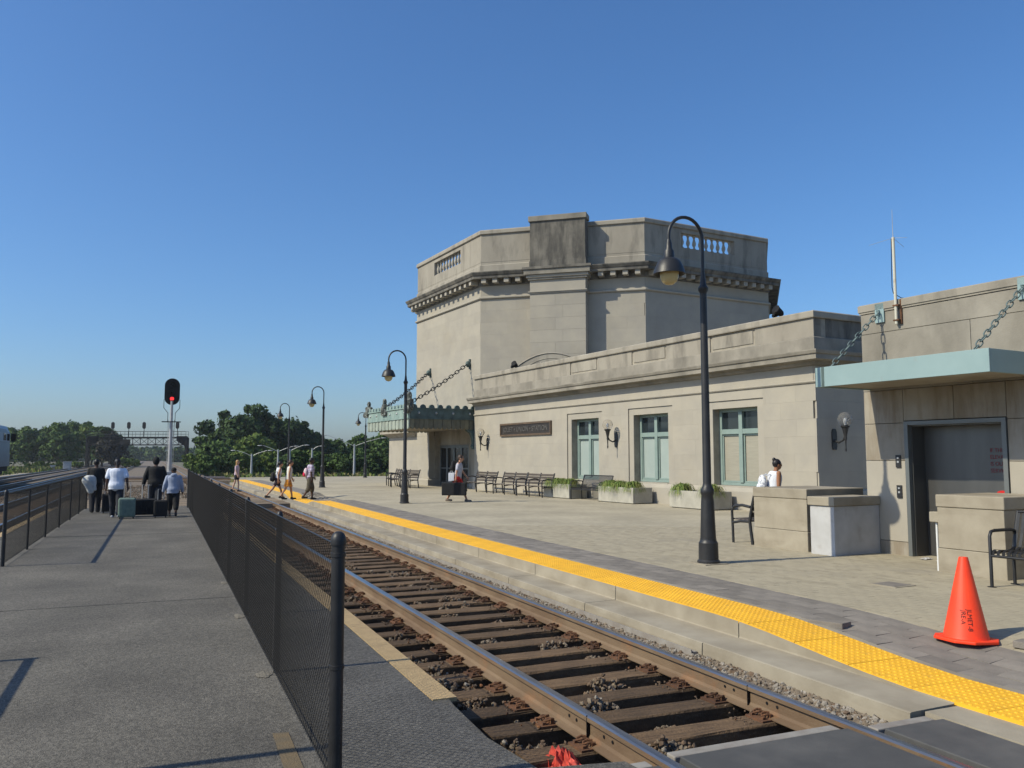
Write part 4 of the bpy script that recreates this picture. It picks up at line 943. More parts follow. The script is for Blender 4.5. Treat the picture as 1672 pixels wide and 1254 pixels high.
# roof antenna
AN = thing('roof_antenna', 'rust-stained pole with a thin whip antenna clamped to the elevator block', 'antenna', bw(8.58, EN+.06, 3.85), BROT)
part('pole', MB().tube([(0, 0, 0), (0, 0, 1.42)], .024, 10), M['pole_grey'], AN, smooth=60)
part('whip', MB().tube([(0, 0, 1.42), (.003, 0, 1.55), (0, 0, 1.88)], [.006, .005, .003], 6), M['galv'], AN)
for i in range(3):
    t = .7+i*2.1; part('radial', MB().tube([(0, 0, 1.41), (.36*math.cos(t), .36*math.sin(t), 1.32)], .003, 5), M['galv'], AN)
part('cable', MB().tube([(.02, .02, 1.40), (.035, .02, .9), (.04, .02, .60), (.02, .02, .5), (-.06, -.06, .42), (-.14, -.2, .40)], .006, 6), M['black_matt'], AN)
for z in (.06, .30): part('clamp', MB().box(-.06, .04, -.058, .03, z-.012, z+.012), M['rust'], AN)
part('mount', MB().box(-.075, -.045, -.058, -.03, .0, .40), M['rust'], AN)

# ================================================================== LOW STONE WALLS BY THE ELEVATOR
def block(name, label, s0, s1, n0, n1, h, capo=.0, base=.32, mt='concrete'):
    t = thing(name, label, 'low wall', bw((s0+s1)/2, n1, ZP), BROT); hx = (s1-s0)/2
    dpt = n1-n0
    part('base_course', MB().box(-hx-.01, hx+.01, -dpt, .01, -.1, base), M[mt], t, bevel=.008)
    part('shaft', MB().box(-hx, hx, -dpt, 0, base+.006, h-.17), M[mt], t, bevel=.006)
    part('cap', MB().box(-hx-capo, hx+capo, -dpt, capo, h-.165, h), M[mt], t, bevel=.012)
    return t
block('low_stone_wall', 'thick low stone wall beside the slatted bench, left of the elevator', 9.70, 10.88, -12.2, -10.82, 1.02, .012)
wb = thing('white_concrete_box', 'low white concrete box wall at the left of the elevator door', 'low wall', bw(9.31, -10.72, ZP), BROT)
part('shaft', MB().box(-.235, .235, -1.07, 0, -.05, .77), M['concrete_white'], wb, bevel=.006)
part('cap', MB().box(-.265, .265, -1.07, .03, .775, .915), M['concrete'], wb, bevel=.012)
block('low_stone_wall', 'low stone wall behind the orange cone, right of the elevator door', 6.29, 7.20, -11.75, -10.54, 1.04, .014)
dp_ = thing('drain_pipe', 'thin white pipe at the left edge of the low wall behind the cone', 'pipe', bw(7.27, -10.62, ZP), BROT)
part('pipe', MB().tube([(0, 0, -.02), (0, 0, .66)], .016, 8), M['white_paint'], dp_, smooth=60)
part('outlet_block', MB().box(-.07, .07, -.06, .06, .66, .80), M['concrete'], dp_, bevel=.01)
# ================================================================== LAMP POSTS
def lamp_post(label, P):
    t = thing('lamp_post', label, 'lamp post', P, TROT, 'black gooseneck lamp posts on the station platform')
    n8 = 12
    part('base', MB().lathe([(.165, 0), (.165, .04), (.145, .06), (.14, .30), (.12, .33), (.118, .36)], n=n8), M['iron'], t, smooth=30)
    sh = MB().lathe([(.115, .36), (.095, .90), (.085, .98), (.10, 1.02), (.10, 1.07), (.07, 1.12), (.062, 1.16), (.052, 3.98), (.052, 4.0), (.075, 4.04), (.078, 4.08), (.05, 4.12), (.04, 4.2), (.028, 4.30)], n=16); part('shaft', sh, M['iron'], t, smooth=35)
    for q in range(n8):
        a_ = 2*math.pi*q/n8
    pts = [(0, 0, 4.28), (0, 0, 4.80)]+[(0, .30-.30*math.cos(math.pi*q/14), 4.82+.31*math.sin(math.pi*q/14)) for q in range(15)]+[(0, .60, 4.70)]
    part('gooseneck', MB().tube(pts, .026, 10), M['iron'], t, smooth=60)
    hd = MB().lathe([(.030, 4.76), (.045, 4.70), (.05, 4.62), (.075, 4.58), (.08, 4.48), (.13, 4.46), (.17, 4.42), (.215, 4.32), (.235, 4.24), (.228, 4.235), (.17, 4.31)], (0, .60, 0), 20, cap=False); part('shade', hd, M['iron'], t, smooth=50)
    part('globe', MB().lathe([(.135, 4.34), (.14, 4.24), (.132, 4.18), (.105, 4.12), (.06, 4.085), (.01, 4.075)], (0, .60, 0), 18), M['lamp_globe'], t, smooth=70)
    part('footing', MB().box(-.20, .20, -.20, .20, -.05, .012), M['concrete'], t)
    return t
LP = lamp_post('nearest black gooseneck lamp post, in front of the third teal window', tw(10.12, 7.49, ZP))
dup(LP, tw(27.03, 7.73, ZP), TROT, 'black gooseneck lamp post in front of the entrance canopy')
dup(LP, tw(42.68, 7.88, ZP), TROT, 'black gooseneck lamp post just right of the people on the yellow strip')
dup(LP, tw(57.02, 8.25, ZP), TROT, 'farthest black gooseneck lamp post along the yellow platform edge')
dup(LP, tw(61.6, 14.55, ZP), TROT, 'distant black gooseneck lamp post at the left corner of the canopy', .95)
# ================================================================== BENCHES
def slat_bench(label, P, rz, L_=2.0, narm=3):
    """local x along, +y the way it faces"""
    t = thing('slatted_bench', label, 'bench', P, rz, 'slatted benches with black arm frames')
    for i in range(narm):
        x = -L_/2+L_*i/(narm-1); mb = MB()
        mb.tube([(x, .24, 0), (x, .25, .30), (x, .26, .58), (x, .20, .66), (x, .0, .685), (x, -.20, .66)], .026, 8, flat=.8)
        mb.tube([(x, -.24, 0), (x, -.20, .25), (x, -.18, .42), (x, -.24, .66), (x, -.32, .92)], .028, 8)
        mb.tube([(x, .25, .36), (x, .05, .395), (x, -.18, .40)], .024, 8)
        part('arm_frame', mb, M['iron'], t, smooth=60)
    for i in range(5):
        y = .22-.098*i; part('seat_slat', MB().box(-L_/2+.03, L_/2-.03, y-.04, y+.04, .415-.004*i, .44-.004*i), M['wood'], t, bevel=.005)
    for i in range(4):
        z = .52+.108*i; y = -.205-.032*i; Mx = Matrix.Translation((0, y, z)) @ Matrix.Rotation(R(-17), 4, 'X')
        part('back_slat', MB().box(-L_/2+.03, L_/2-.03, -.012, .012, -.045, .045, M=Mx), M['wood'], t, bevel=.005)
    return t
SBN = slat_bench('slatted bench under the right half of the bronze plaque', bw(28.25, -16.45, ZP), BROT)
dup(SBN, bw(30.30, -16.45, ZP), BROT, 'slatted bench under the left half of the bronze plaque')
dup(SBN, bw(33.0, -16.5, ZP), BROT, 'slatted bench behind the man carrying the black case')
dup(SBN, bw(39.55, -15.45, ZP), BROT+.12, 'right one of two slatted benches left of the entrance doors')
dup(SBN, bw(42.05, -15.75, ZP), BROT-.25, 'left one of two slatted benches left of the entrance doors')
dup(SBN, bw(11.2, -11.85, ZP), BROT-math.pi/2, 'slatted bench seen from its end beside the low stone wall')
def strap_bench(label, P, rz, L_=1.83):
    t = thing('metal_bench', label, 'bench', P, rz, 'black strap metal benches')
    n = int(L_/.062)
    for i in range(n):
        x = -L_/2+.03+(L_-.06)*i/(n-1)
        pts = [(x, .27, .36), (x, .27, .42), (x, .22, .445), (x, .05, .43), (x, -.10, .425), (x, -.18, .46), (x, -.235, .62), (x, -.30, .86), (x, -.335, .87)]
        mb = MB(); rings = [[(p[0]-.018, p[1], p[2]), (p[0]+.018, p[1], p[2]), (p[0]+.018, p[1]-.003, p[2]-.005), (p[0]-.018, p[1]-.003, p[2]-.005)] for p in pts]; mb.loft(rings)
        part('strap', mb, M['black'], t)
    for x in (-L_/2, L_/2):
        fr_ = MB()
        fr_.tube([(x, .27, 0), (x, .27, .60), (x, .24, .655), (x, .18, .665), (x, -.16, .665), (x, -.22, .655), (x, -.25, .60)], .020, 8)
        fr_.tube([(x, -.20, 0), (x, -.20, .44), (x, -.335, .88)], .020, 8)
        fr_.tube([(x, .27, .40), (x, .0, .405), (x, -.20, .42)], .016, 8)
        fr_.lathe([(.05, 0), (.05, .008)], (x, .27, 0), 10); fr_.lathe([(.05, 0), (.05, .008)], (x, -.20, 0), 10)
        part('side_frame', fr_, M['black'], t, smooth=60)
    rl = MB(); 
    for y, z in ((.27, .37), (-.335, .875), (-.17, .43)): rl.tube([(-L_/2, y, z), (L_/2, y, z)], .016, 8)
    part('cross_rail', rl, M['black'], t, smooth=60)
    return t
MBN = strap_bench('black strap metal bench between the two left planters', bw(25.05, -16.95, ZP), BROT)
dup(MBN, bw(5.15, -10.12, ZP), BROT, 'black strap metal bench cut off by the right picture edge')
# ================================================================== PLANTERS AND GRASSES
def planter(label, s0, s1):
    t = thing('planter', label, 'planter', bw((s0+s1)/2, -17.05, ZP), BROT, 'pale concrete planters along the front'); hx = (s1-s0)/2
    o = MB(); hy = .40; H_ = .53; w_ = .06
    o.box(-hx, hx, hy-w_, hy, .02, H_); o.box(-hx, hx, -hy, -hy+w_, .02, H_); o.box(-hx, -hx+w_, -hy+w_+.001, hy-w_-.001, .02, H_); o.box(hx-w_, hx, -hy+w_+.001, hy-w_-.001, .02, H_); o.box(-hx+.05, hx-.05, -hy+.05, hy-.05, 0, .1)
    part('box', o, mat('planter_concrete', (.55, .53, .46), .9, (.44, .42, .36), 3, bump=.1) if 'planter_c' not in M else M['planter_c'], t, bevel=.01)
    part('soil', MB().box(-hx+.061, hx-.061, -hy+.061, hy-.061, .38, .46), M['fines'], t); return t
M['planter_c'] = mat('planter_concrete', (.46, .435, .36), .9, (.36, .34, .28), 3, bump=.1)
def tuft(label, P, nb, hgt, spread, seed):
    r = np.random.default_rng(seed); V = []; F = []
    for i in range(nb):
        az = r.uniform(0, 2*math.pi); out = spread*r.uniform(.35, 1.0); h = hgt*r.uniform(.5, 1.0); x0, y0 = r.normal(0, .07, 2); wd = r.uniform(.010, .018)
        px, py = -math.sin(az), math.cos(az)
        for k in range(6):
            f = k/5; rad = out*f; z = h*(1.75*f-1.45*f*f*(1+.75*out)); x = x0+rad*math.cos(az); y = y0+rad*math.sin(az); w_ = wd*(1-.85*f)
            V += [(x+px*w_, y+py*w_, z), (x-px*w_, y-py*w_, z)]
            if k < 5: b_ = len(V)-2; F.append((b_, b_+1, b_+3, b_+2))
    me = np_mesh('ornamental_grass', np.array(V), np.array(F), M['grass']); o = link('ornamental_grass', me, None, P, 0)
    return tag(o, label, 'plant', 'arching grasses in the planters')
pls = [('leftmost pale concrete planter, left of the metal bench', 26.05, 27.9), ('pale concrete planter below the middle teal window', 22.15, 24.15), ('pale concrete planter behind the nearest lamp post', 18.42, 20.3)]
for k, (lb, s0, s1) in enumerate(pls):
    planter(lb, s0, s1); w3 = ['leftmost planter', 'planter below the middle window', 'planter behind the nearest lamp post'][k]
    for q, (f, pos_) in enumerate(((.16, 'right'), (.5, 'middle'), (.84, 'left'))):
        if k == 2 and q == 1: continue
        tuft('arching green grass clump at the %s of the %s' % (pos_, w3), bw(s0+(s1-s0)*f, -16.92+.05*(q % 2), ZP+.44), 420, .72, .46, 10*k+q)
# ================================================================== TRAFFIC CONE
P = tw(5.21, 6.56, zs(5.21, 6.56)+.012)
CO = thing('traffic_cone', 'bright orange traffic cone with black stencilled letters, tilted slightly', 'traffic cone', P, .35); CO.rotation_euler = (R(-1.5), R(2.2), .25)
cm = MB().lathe([(.185, .028), (.178, .05), (.040, .70), (.036, .715), (.028, .715), (.028, .69)], n=28, cap=False); part('body', cm, M['orange'], CO, smooth=40)
bs = MB(); q_ = [(.215, .10), (.10, .215)]
oct_ = [(.232, -.12), (.232, .12), (.12, .232), (-.12, .232), (-.232, .12), (-.232, -.12), (-.12, -.232), (.12, -.232)]
bs.prism(oct_, 0, .028); part('base', bs, M['orange'], CO, bevel=.008)
def cone_text(body, ang, size, top):
    tx = text_mb(body, size, .001); out = []
    for x, y, z in tx.v:
        zz = top-x; rad = .178+(zz-.05)*(.040-.178)/.65+.0025+z; a_ = ang+(y-size*.35)/max(rad, .03); out.append((rad*math.cos(a_), rad*math.sin(a_), zz))
    tx.v = out; part('stencil_lettering', tx, M['stencil'], CO)
cone_text('JRE-A', R(-139), .050, .27); cone_text('JLMET-8', R(-120), .052, .28)
# loose pavers, drain cover, litter
def loose(label, a, L, rz, tilt, dz=.02):
    o = part('loose_paver', MB().box(-.17, .17, -.094, .094, -.02, .035), M['slab'], None, bevel=.006, loc=tw(a, L, zs(a, L)+dz)); o.rotation_euler = (tilt[0], tilt[1], rz); tag(o, label, 'paver')
loose('loose grey paver lying behind the orange cone', 4.72, 6.80, TROT+.25, (.03, -.03), .010)
loose('dislodged grey paver tipped up beside the yellow tactile strip', 6.15, 5.92, TROT+.35, (.03, .02), .006)
dc = part('drain_cover', MB().box(-.15, .15, -.15, .15, 0, .008), M['slab'], None, loc=bw(6.75, -8.95, ZP+.004), rz=BROT); tag(dc, 'small square metal drain cover in the paving left of the cone', 'drain cover')
rm = MB(); rm.box(-.19, .19, -.19, .19, -.02, .005); part('surround', rm, M['concrete'], dc)
def crumple(name, label, cat, P, sx, sy, sz, mt, seed, n=9):
    r = random.Random(seed); V = []; F = []
    for i in range(n):
        for j in range(n):
            x, y = (i/(n-1)-.5), (j/(n-1)-.5); e = max(0, 1-(x*x+y*y)*3.2); V.append((x*sx*(.8+r.uniform(0, .4)), y*sy*(.8+r.uniform(0, .4)), sz*e*r.uniform(.2, 1.0)))
    for i in range(n-1):
        for j in range(n-1): F.append((i*n+j, (i+1)*n+j, (i+1)*n+j+1, i*n+j+1))
    o = part(name, MB().add(V, F), mt, None, loc=P, rz=r.uniform(0, 6)); tag(o, label, cat); return o
crumple('red_rag', 'crumpled red plastic rag between the ties at the bottom edge', 'rag', tw(4.88, 2.44, -.27), .34, .26, .17, M['rag'], 3, 14)
crumple('crumpled_paper', 'crumpled white paper lying at the foot of the elevator door', 'litter', bw(7.82, -11.66, ZP+.01), .26, .16, .09, M['white_paint'], 5)
crumple('crumpled_paper', 'flat grey scrap of paper left of the white paper at the elevator', 'litter', bw(8.15, -11.62, ZP+.01), .22, .10, .03, M['concrete_white'], 6)
# ================================================================== PEOPLE
REM = []          # (temporary object, name, materials, parent, extra builder, voxel)
def cap_(mb, p, q, r1, r2, n=10):
    p, q = Vector(p), Vector(q); d = q-p; ln = d.length; d.normalize(); up = Vector((0, 1, 0)) if abs(d.z) > .7 else Vector((0, 0, 1))
    x = d.cross(up).normalized(); y = d.cross(x).normalized(); rings = []
    for t in (-85, -55, -25): rings.append((p+d*(r1*math.sin(R(t))), r1*math.cos(R(t))))
    rings += [(p, r1), (p+d*ln*.33, r1+(r2-r1)*.33), (p+d*ln*.66, r1+(r2-r1)*.66), (q, r2)]
    for t in (25, 55, 85): rings.append((q+d*(r2*math.sin(R(t))), r2*math.cos(R(t))))
    mb.loft([[c+x*(rr*math.cos(2*math.pi*k/n))+y*(rr*math.sin(2*math.pi*k/n)) for k in range(n)] for c, rr in rings])
def rem(mb, name, mats, parent, extra=None, voxel=.014, label=None):
    me = mb.mesh(name+'_raw', mats); o = bpy.data.objects.new(name+'_raw', me); COL.objects.link(o)
    m = o.modifiers.new('r', 'REMESH'); m.mode = 'VOXEL'; m.voxel_size = voxel; m.use_smooth_shade = True
    s_ = o.modifiers.new('s', 'SMOOTH'); s_.factor = .5; s_.iterations = 3
    REM.append((o, name, mats, parent, extra, label))
def flush_rem():
    dg = bpy.context.evaluated_depsgraph_get()
    for (o, name, mats, parent, extra, label) in REM:
        me = bpy.data.meshes.new_from_object(o.evaluated_get(dg)); me.name = name
        while len(me.materials) < len(mats): me.materials.append(mats[len(me.materials)])
        for i, m in enumerate(mats): me.materials[i] = m
        if extra is not None and extra.v:
            import bmesh
            em = extra.mesh('x', mats, smooth=180); bm = bmesh.new(); bm.from_mesh(me); bm.from_mesh(em); bm.to_mesh(me); bm.free(); bpy.data.meshes.remove(em)
        ob = link(name, me, parent)
        if label: ob['label'] = label
    for (o, *_) in REM: bpy.data.objects.remove(o)
    REM.clear()
SKIN = {}
def skin(c):
    if c not in SKIN: SKIN[c] = mat('skin_%d' % len(SKIN), c, .55, spec=.3)
    return SKIN[c]
CL = {}
def cloth(c, c2=None, **k):
    key = (c, c2, str(k))
    if key not in CL: CL[key] = mat('cloth_%d' % len(CL), c, .9, c2 or tuple(x*.8 for x in c), k.get('scale', 9), bump=.15, bscale=25, stretch=k.get('stretch'), contrast=k.get('contrast', (.35, .65)))
    return CL[key]
EYE = mat('dark_eye', (.01, .008, .008), .3); LIP = mat('lip', (.25, .09, .075), .6)
def person(label, P, heading, H=1.70, sk=(.42, .24, .16), legs=((0, 5), (0, 5)), arms=((5, 8, 12), (-5, 8, 12)), lean=0, head=(0, 0), build=1.0, top=None, bottom=None, shoes=(.03, .03, .03), hair=None, glasses=False, prone=0):
    """legs: (thigh forward deg, knee bend deg) left, right; arms: (forward, elbow bend, abduction) left, right. +y is forward"""
    t = thing('person', label, 'person', P, heading); k = H/1.70; b = build
    def rot(v, ang, o): # about x through o, positive = lean forward (+y)
        c, s = math.cos(R(ang)), math.sin(R(ang)); y, z = v[1]-o[1], v[2]-o[2]; return Vector((v[0], o[1]+y*c+z*s, o[2]-y*s+z*c))
    J = {}; hipz = .89
    low = 9
    for sgn, nm, (th, kb) in ((-1, 'L', legs[0]), (1, 'R', legs[1])):
        h = Vector((sgn*.085*b, 0, hipz)); kn = h+Vector((0, .415*math.sin(R(th)), -.415*math.cos(R(th)))); an = kn+Vector((0, .40*math.sin(R(th-kb)), -.40*math.cos(R(th-kb))))
        J['h'+nm], J['k'+nm], J['a'+nm] = h, kn, an
        low = min(low, an.z)
    dz = .075-low
    hip = Vector((0, 0, hipz))
    sh = lambda v: rot(Vector(v), lean, hip)
    for sgn, nm, (fw, eb, ab) in ((-1, 'L', arms[0]), (1, 'R', arms[1])):
        s = Vector((sgn*.175*b, -.01, 1.385)); dirv = Vector((sgn*math.sin(R(ab)), math.sin(R(fw))*math.cos(R(ab)), -math.cos(R(fw))*math.cos(R(ab))))
        e = s+dirv*.275; d2 = Vector((sgn*math.sin(R(ab))*.6, math.sin(R(fw+eb))*math.cos(R(ab)), -math.cos(R(fw+eb))*math.cos(R(ab)))).normalized(); w_ = e+d2*.245
        J['s'+nm], J['e'+nm], J['w'+nm] = sh(s), sh(e), sh(w_); J['d'+nm] = (J['w'+nm]-J['e'+nm]).normalized()
    up = Vector((0, 0, dz))
    for q in list(J):
        if q[0] != 'd': J[q] = (J[q]+up)*k
    def S_(v): return (sh(v)+up)*k
    neck, headc = S_((0, -.005, 1.45)), S_((0, .015+.02*head[0]/30, 1.585))
    Mh = Matrix.Rotation(R(-lean*.3-head[0]), 3, 'X').to_4x4() @ Matrix.Rotation(R(head[1]), 3, 'Z').to_4x4()
    Mt = Matrix.Rotation(R(-lean), 3, 'X').to_4x4()
    def hp(v): return headc+(Mh @ Vector(v))*k
    def torso(mb, g, low_=True, chest=True):
        if chest:
            mb.loft([[S_(((rx*b+g)*math.cos(2*math.pi*q/16), yo+(ry*b+g)*math.sin(2*math.pi*q/16), z)) for q in range(16)] for z, rx, ry, yo in ((.90, .150, .105, -.01), (.98, .158, .110, -.008), (1.06, .150, .105, 0), (1.15, .150, .104, .002), (1.26, .163, .110, 0), (1.34, .168, .100, -.008), (1.395, .145, .078, -.012), (1.425, .085, .06, -.012))])
            mb.ball(S_((0, -.01, 1.365)), ((.178*b+g*.7)*k, (.062+g)*k, (.055+g*.5)*k), 14, 8, M=Mt)
        if low_: mb.ball(S_((0, -.012, .94)), ((.162*b+g)*k, (.118*b+g)*k, (.13+g)*k), 16, 10, M=Mt)
    body = MB(); torso(body, 0)
    cap_(body, S_((0, -.01, 1.38)), hp((0, -.01, -.06)), .056*k, .052*k)
    body.ball(hp((0, 0, .01)), (.076*k, .096*k, .113*k), 16, 12, M=Mh); body.ball(hp((0, .028, -.055)), (.055*k, .062*k, .062*k), 12, 8, M=Mh)
    cap_(body, hp((0, .088, .012)), hp((0, .108, -.022)), .011*k, .016*k, 8)
    for sx in (-1, 1): body.ball(hp((sx*.078, -.005, -.005)), (.014*k, .022*k, .034*k), 8, 6, M=Mh)
    ex = MB()
    for sx in (-1, 1): ex.ball(hp((sx*.033, .087, .018)), (.013*k, .008*k, .009*k), 8, 6, mi=1, M=Mh)
    ex.ball(hp((0, .087, -.062)), (.024*k, .010*k, .007*k), 8, 6, mi=2, M=Mh)
    for nm, sgn in (('L', -1), ('R', 1)):
        cap_(body, J['s'+nm], J['e'+nm], .050*b*k, .040*b*k); cap_(body, J['e'+nm], J['w'+nm], .041*b*k, .028*k)
        cap_(body, J['h'+nm], J['k'+nm], .085*b*k, .056*b*k); cap_(body, J['k'+nm], J['a'+nm], .056*b*k, .037*k); cap_(body, J['k'+nm]+(J['a'+nm]-J['k'+nm])*.25+Vector((0, -.018*k, 0)), J['k'+nm]+(J['a'+nm]-J['k'+nm])*.5, .048*b*k, .038*b*k)
        an = J['a'+nm]; cap_(body, an+Vector((0, -.03, -.035))*k, an+Vector((0, .13, -.05))*k, .034*k, .026*k)
        d = J['d'+nm]; w_ = J['w'+nm]; side = Vector((0, 1, 0)) if abs(d.y) < .8 else Vector((0, 0, 1)); fwd = (side-d*side.dot(d)).normalized(); nr = d.cross(fwd).normalized()
        cap_(body, w_, w_+d*.07*k, .030*k, .030*k, 8)
        pc = w_+d*.075*k; inw = nr*(-1 if nr.x*sgn > 0 else 1)
        for i, (o_, l_) in enumerate(((-.030, .062), (-.010, .074), (.010, .070), (.029, .056))):
            a0 = pc+fwd*o_*k; a1 = a0+d*l_*.55*k+inw*.010*k; a2 = a1+d*l_*.45*k+inw*.024*k; ex.tube([a0, a1, a2], [.0095*k, .0088*k, .007*k], 6)
        a0 = w_+d*.030*k+fwd*.024*k; ex.tube([a0, a0+(d*.6+fwd*.7+inw*.3)*.034*k, a0+(d*1.0+fwd*.75+inw*.6)*.052*k], [.011*k, .010*k, .008*k], 6)
    rem(body, 'body', [skin(sk), EYE, LIP], t, ex, .0135*k)
    g = .022
    if top:
        mb = MB(); torso(mb, g if not top.get('bulk') else g+top['bulk'], top.get('low', True)); bk = top.get('bulk', 0)
        sl_ = top.get('sleeve', 'short')
        for nm in 'LR':
            if sl_ == 'short': cap_(mb, J['s'+nm]+Vector((0, 0, -.015)), J['s'+nm]+(J['e'+nm]-J['s'+nm])*.72, (.056+bk*.4)*b*k, (.060+bk*.5)*b*k)
            elif sl_ == 'long': cap_(mb, J['s'+nm]+Vector((0, 0, -.015)), J['e'+nm], (.058+bk*.4)*b*k, (.054+bk*.5)*b*k); cap_(mb, J['e'+nm], J['e'+nm]+(J['w'+nm]-J['e'+nm])*.97, (.053+bk*.5)*b*k, (.042+bk*.4)*b*k)
            elif sl_ == 'none': cap_(mb, J['s'+nm]*.80+S_((0, 0, 1.36))*.2, S_((0, 0, 1.3)), .045*k, .06*k)
        if top.get('hood'): mb.ball(S_((0, -.10, 1.42)), (.12*k, .075*k, .085*k), 12, 8, M=Mt)
        if top.get('hood_up'): mb.ball(hp((0, -.015, .015)), (.102*k, .112*k, .135*k), 16, 10, M=Mh)
        if top.get('hem'):
            h0 = top['hem']; mb.loft([[S_((.168*b*f*math.cos(a), -.01+.122*b*f*math.sin(a), z)) for a in [2*math.pi*q/16 for q in range(16)]] for z, f in ((1.12, 1.04), (.95, 1.12), (h0, 1.15))])
        rem(mb, 'top', [top['mat']], t, None, .0145*k)
    if bottom:
        mb = MB(); kd = bottom['kind']; torso(mb, g*.8, True, False); wd = bottom.get('wide', .0)
        if kd == 'pants':
            for nm in 'LR': cap_(mb, J['h'+nm], J['k'+nm], (.100+wd)*b*k, (.076+wd)*b*k); cap_(mb, J['k'+nm], J['a'+nm]+Vector((0, 0, -.01)), (.074+wd)*b*k, (.060+wd)*k)
        elif kd == 'shorts':
            f = bottom.get('len', .75)
            for nm in 'LR':
                q_ = J['h'+nm]+(J['k'+nm]-J['h'+nm])*min(f, 1); cap_(mb, J['h'+nm], q_, (.104+wd)*b*k, (.086+wd)*b*k)
                if f > 1: cap_(mb, J['k'+nm], J['k'+nm]+(J['a'+nm]-J['k'+nm])*(f-1), (.086+wd)*b*k, (.078+wd)*k)
        elif kd == 'skirt':
            z1 = bottom.get('z', .55); sp_ = bottom.get('spread', 1.35)
            mb.loft([[(Vector((.165*b*f*math.cos(a), -.01+(.125*b*f+(.07 if z < .7 else .0))*math.sin(a), z))+up)*k for a in [2*math.pi*q/18 for q in range(18)]] for z, f in ((1.02, .88), (.93, 1.08), (.8, 1.12), (z1, sp_))])
        rem(mb, 'bottom', [bottom['mat']], t, None, .0145*k)
    if shoes:
        for nm in 'LR':
            an = J['a'+nm]; mb = MB(); cap_(mb, an+Vector((0, -.035, -.040))*k, an+Vector((0, .15, -.048))*k, .043*k, .036*k); mb.ball(an+Vector((0, -.01, -.005))*k, (.045*k, .055*k, .035*k), 10, 8)
            o = part('shoe', mb, cloth(shoes), t, smooth=180)
    if hair:
        mb = MB(); st = hair.get('style', 'short'); c = hair['mat']
        if st != 'cap': mb.ball(hp((0, -.018, .028)), (.088*k, .102*k, .108*k), 16, 12, M=Mh)
        if st == 'short':
            pass
        elif st == 'afro': mb.ball(hp((0, -.02, .05)), (.115*k, .125*k, .12*k), 16, 12, M=Mh)
        elif st == 'bun': mb.ball(hp((0, -.085, .115)), (.042*k, .042*k, .048*k), 12, 8, M=Mh); cap_(mb, hp((0, -.05, .08)), hp((0, -.08, .11)), .03*k, .028*k)
        elif st == 'long': mb.loft([[hp((x*w1, -.045+y_, z)) for (x, y_) in ((-.085, .05), (-.05, -.05), (.05, -.05), (.085, .05), (.05, .01), (-.05, .01))] for z, w1 in ((.08, .8), (-.02, 1.05), (-.16, 1.0), (-.30, .75), (-.36, .4))])
        elif st == 'pony': cap_(mb, hp((0, -.10, .06)), hp((0, -.15, -.12)), .038*k, .018*k)
        elif st == 'cap': mb.ball(hp((0, -.006, .045)), (.090*k, .106*k, .082*k), 16, 10, M=Mh); mb.ball(hp((0, .10, .035)), (.065*k, .07*k, .012*k), 12, 6, M=Mh)
        rem(mb, 'hair' if st != 'cap' else 'cap', [c], t, None, .012*k)
    if glasses:
        mb = MB()
        for sx in (-1, 1): mb.ball(hp((sx*.036, .094, .018)), (.028*k, .010*k, .020*k), 10, 6, M=Mh); mb.tube([hp((sx*.06, .085, .02)), hp((sx*.082, .0, .015))], .004*k, 6)
        part('sunglasses', mb, M['black'], t, smooth=60)
    return t, J, S_
def aim(dx, dy): return math.atan2(-dx, dy)
def suitcase(label, P, rz, w_=.42, h_=.62, d_=.24, mt=None, handle=True, tilt=0, hmat=None):
    t = thing('suitcase', label, 'suitcase', P, rz); t.rotation_euler = (R(tilt), 0, rz)
    part('shell', MB().box(-w_/2, w_/2, -d_/2, d_/2, .05, h_), mt, t, bevel=.045)
    rb = MB()
    for f in (-.3, -.1, .1, .3): rb.box(w_*f-.012, w_*f+.012, -d_/2-.008, -d_/2+.004, .10, h_-.07)
    part('ribs', rb, mt, t, bevel=.004)
    part('zip', MB().box(-w_/2-.004, w_/2+.004, -.012, .012, .046, h_+.004), M['black_matt'], t)
    for sx in (-1, 1):
        for sy in (-1, 1): part('wheel', MB().lathe([(.028, -.012), (.03, 0), (.028, .012)], n=12, M=Matrix.Translation((sx*(w_/2-.05), sy*(d_/2-.04), .03)) @ Matrix.Rotation(R(90), 4, 'Y')), M['black_matt'], t)
    hd = MB().tube([(-.06, 0, h_), (-.06, 0, h_+.03), (.06, 0, h_+.03), (.06, 0, h_)], .010, 8); part('grip', hd, M['black_matt'], t)
    if handle:
        th = MB().tube([(-.08, d_/2-.03, h_), (-.08, d_/2-.03, h_+handle), (.08, d_/2-.03, h_+handle), (.08, d_/2-.03, h_)], .009, 8); part('telescopic_handle', th, hmat or M['galv'], t, smooth=60)
    return t
def backpack(label, P, rz, mt, s=1.0, mt2=None):
    t = thing('backpack', label, 'bag', P, rz)
    mb = MB(); mb.ball((0, 0, 0), (.15*s, .09*s, .21*s), 14, 10); part('bag_body', mb, mt, t, smooth=180)
    part('pocket', MB().ball((0, -.07*s, -.08*s), (.11*s, .06*s, .10*s), 12, 8), mt2 or mt, t, smooth=180)
    for sx in (-1, 1): part('strap', MB().tube([(sx*.08*s, .05*s, .18*s), (sx*.12*s, .14*s, .22*s), (sx*.13*s, .26*s, .14*s), (sx*.13*s, .27*s, -.02*s), (sx*.12*s, .14*s, -.16*s)], .014*s, 6), mt2 or mt, t)
    return t
BLK = cloth((.012, .012, .013)); DEN = cloth((.022, .024, .032)); HB = mat('black_hair', (.010, .008, .008), .5); HBR = mat('brown_hair', (.05, .028, .016), .55); HBL = mat('blonde_hair', (.45, .27, .10), .5, (.33, .19, .07), 20, stretch=(6, 6, .6))
away = TH
DK = (.075, .040, .028)
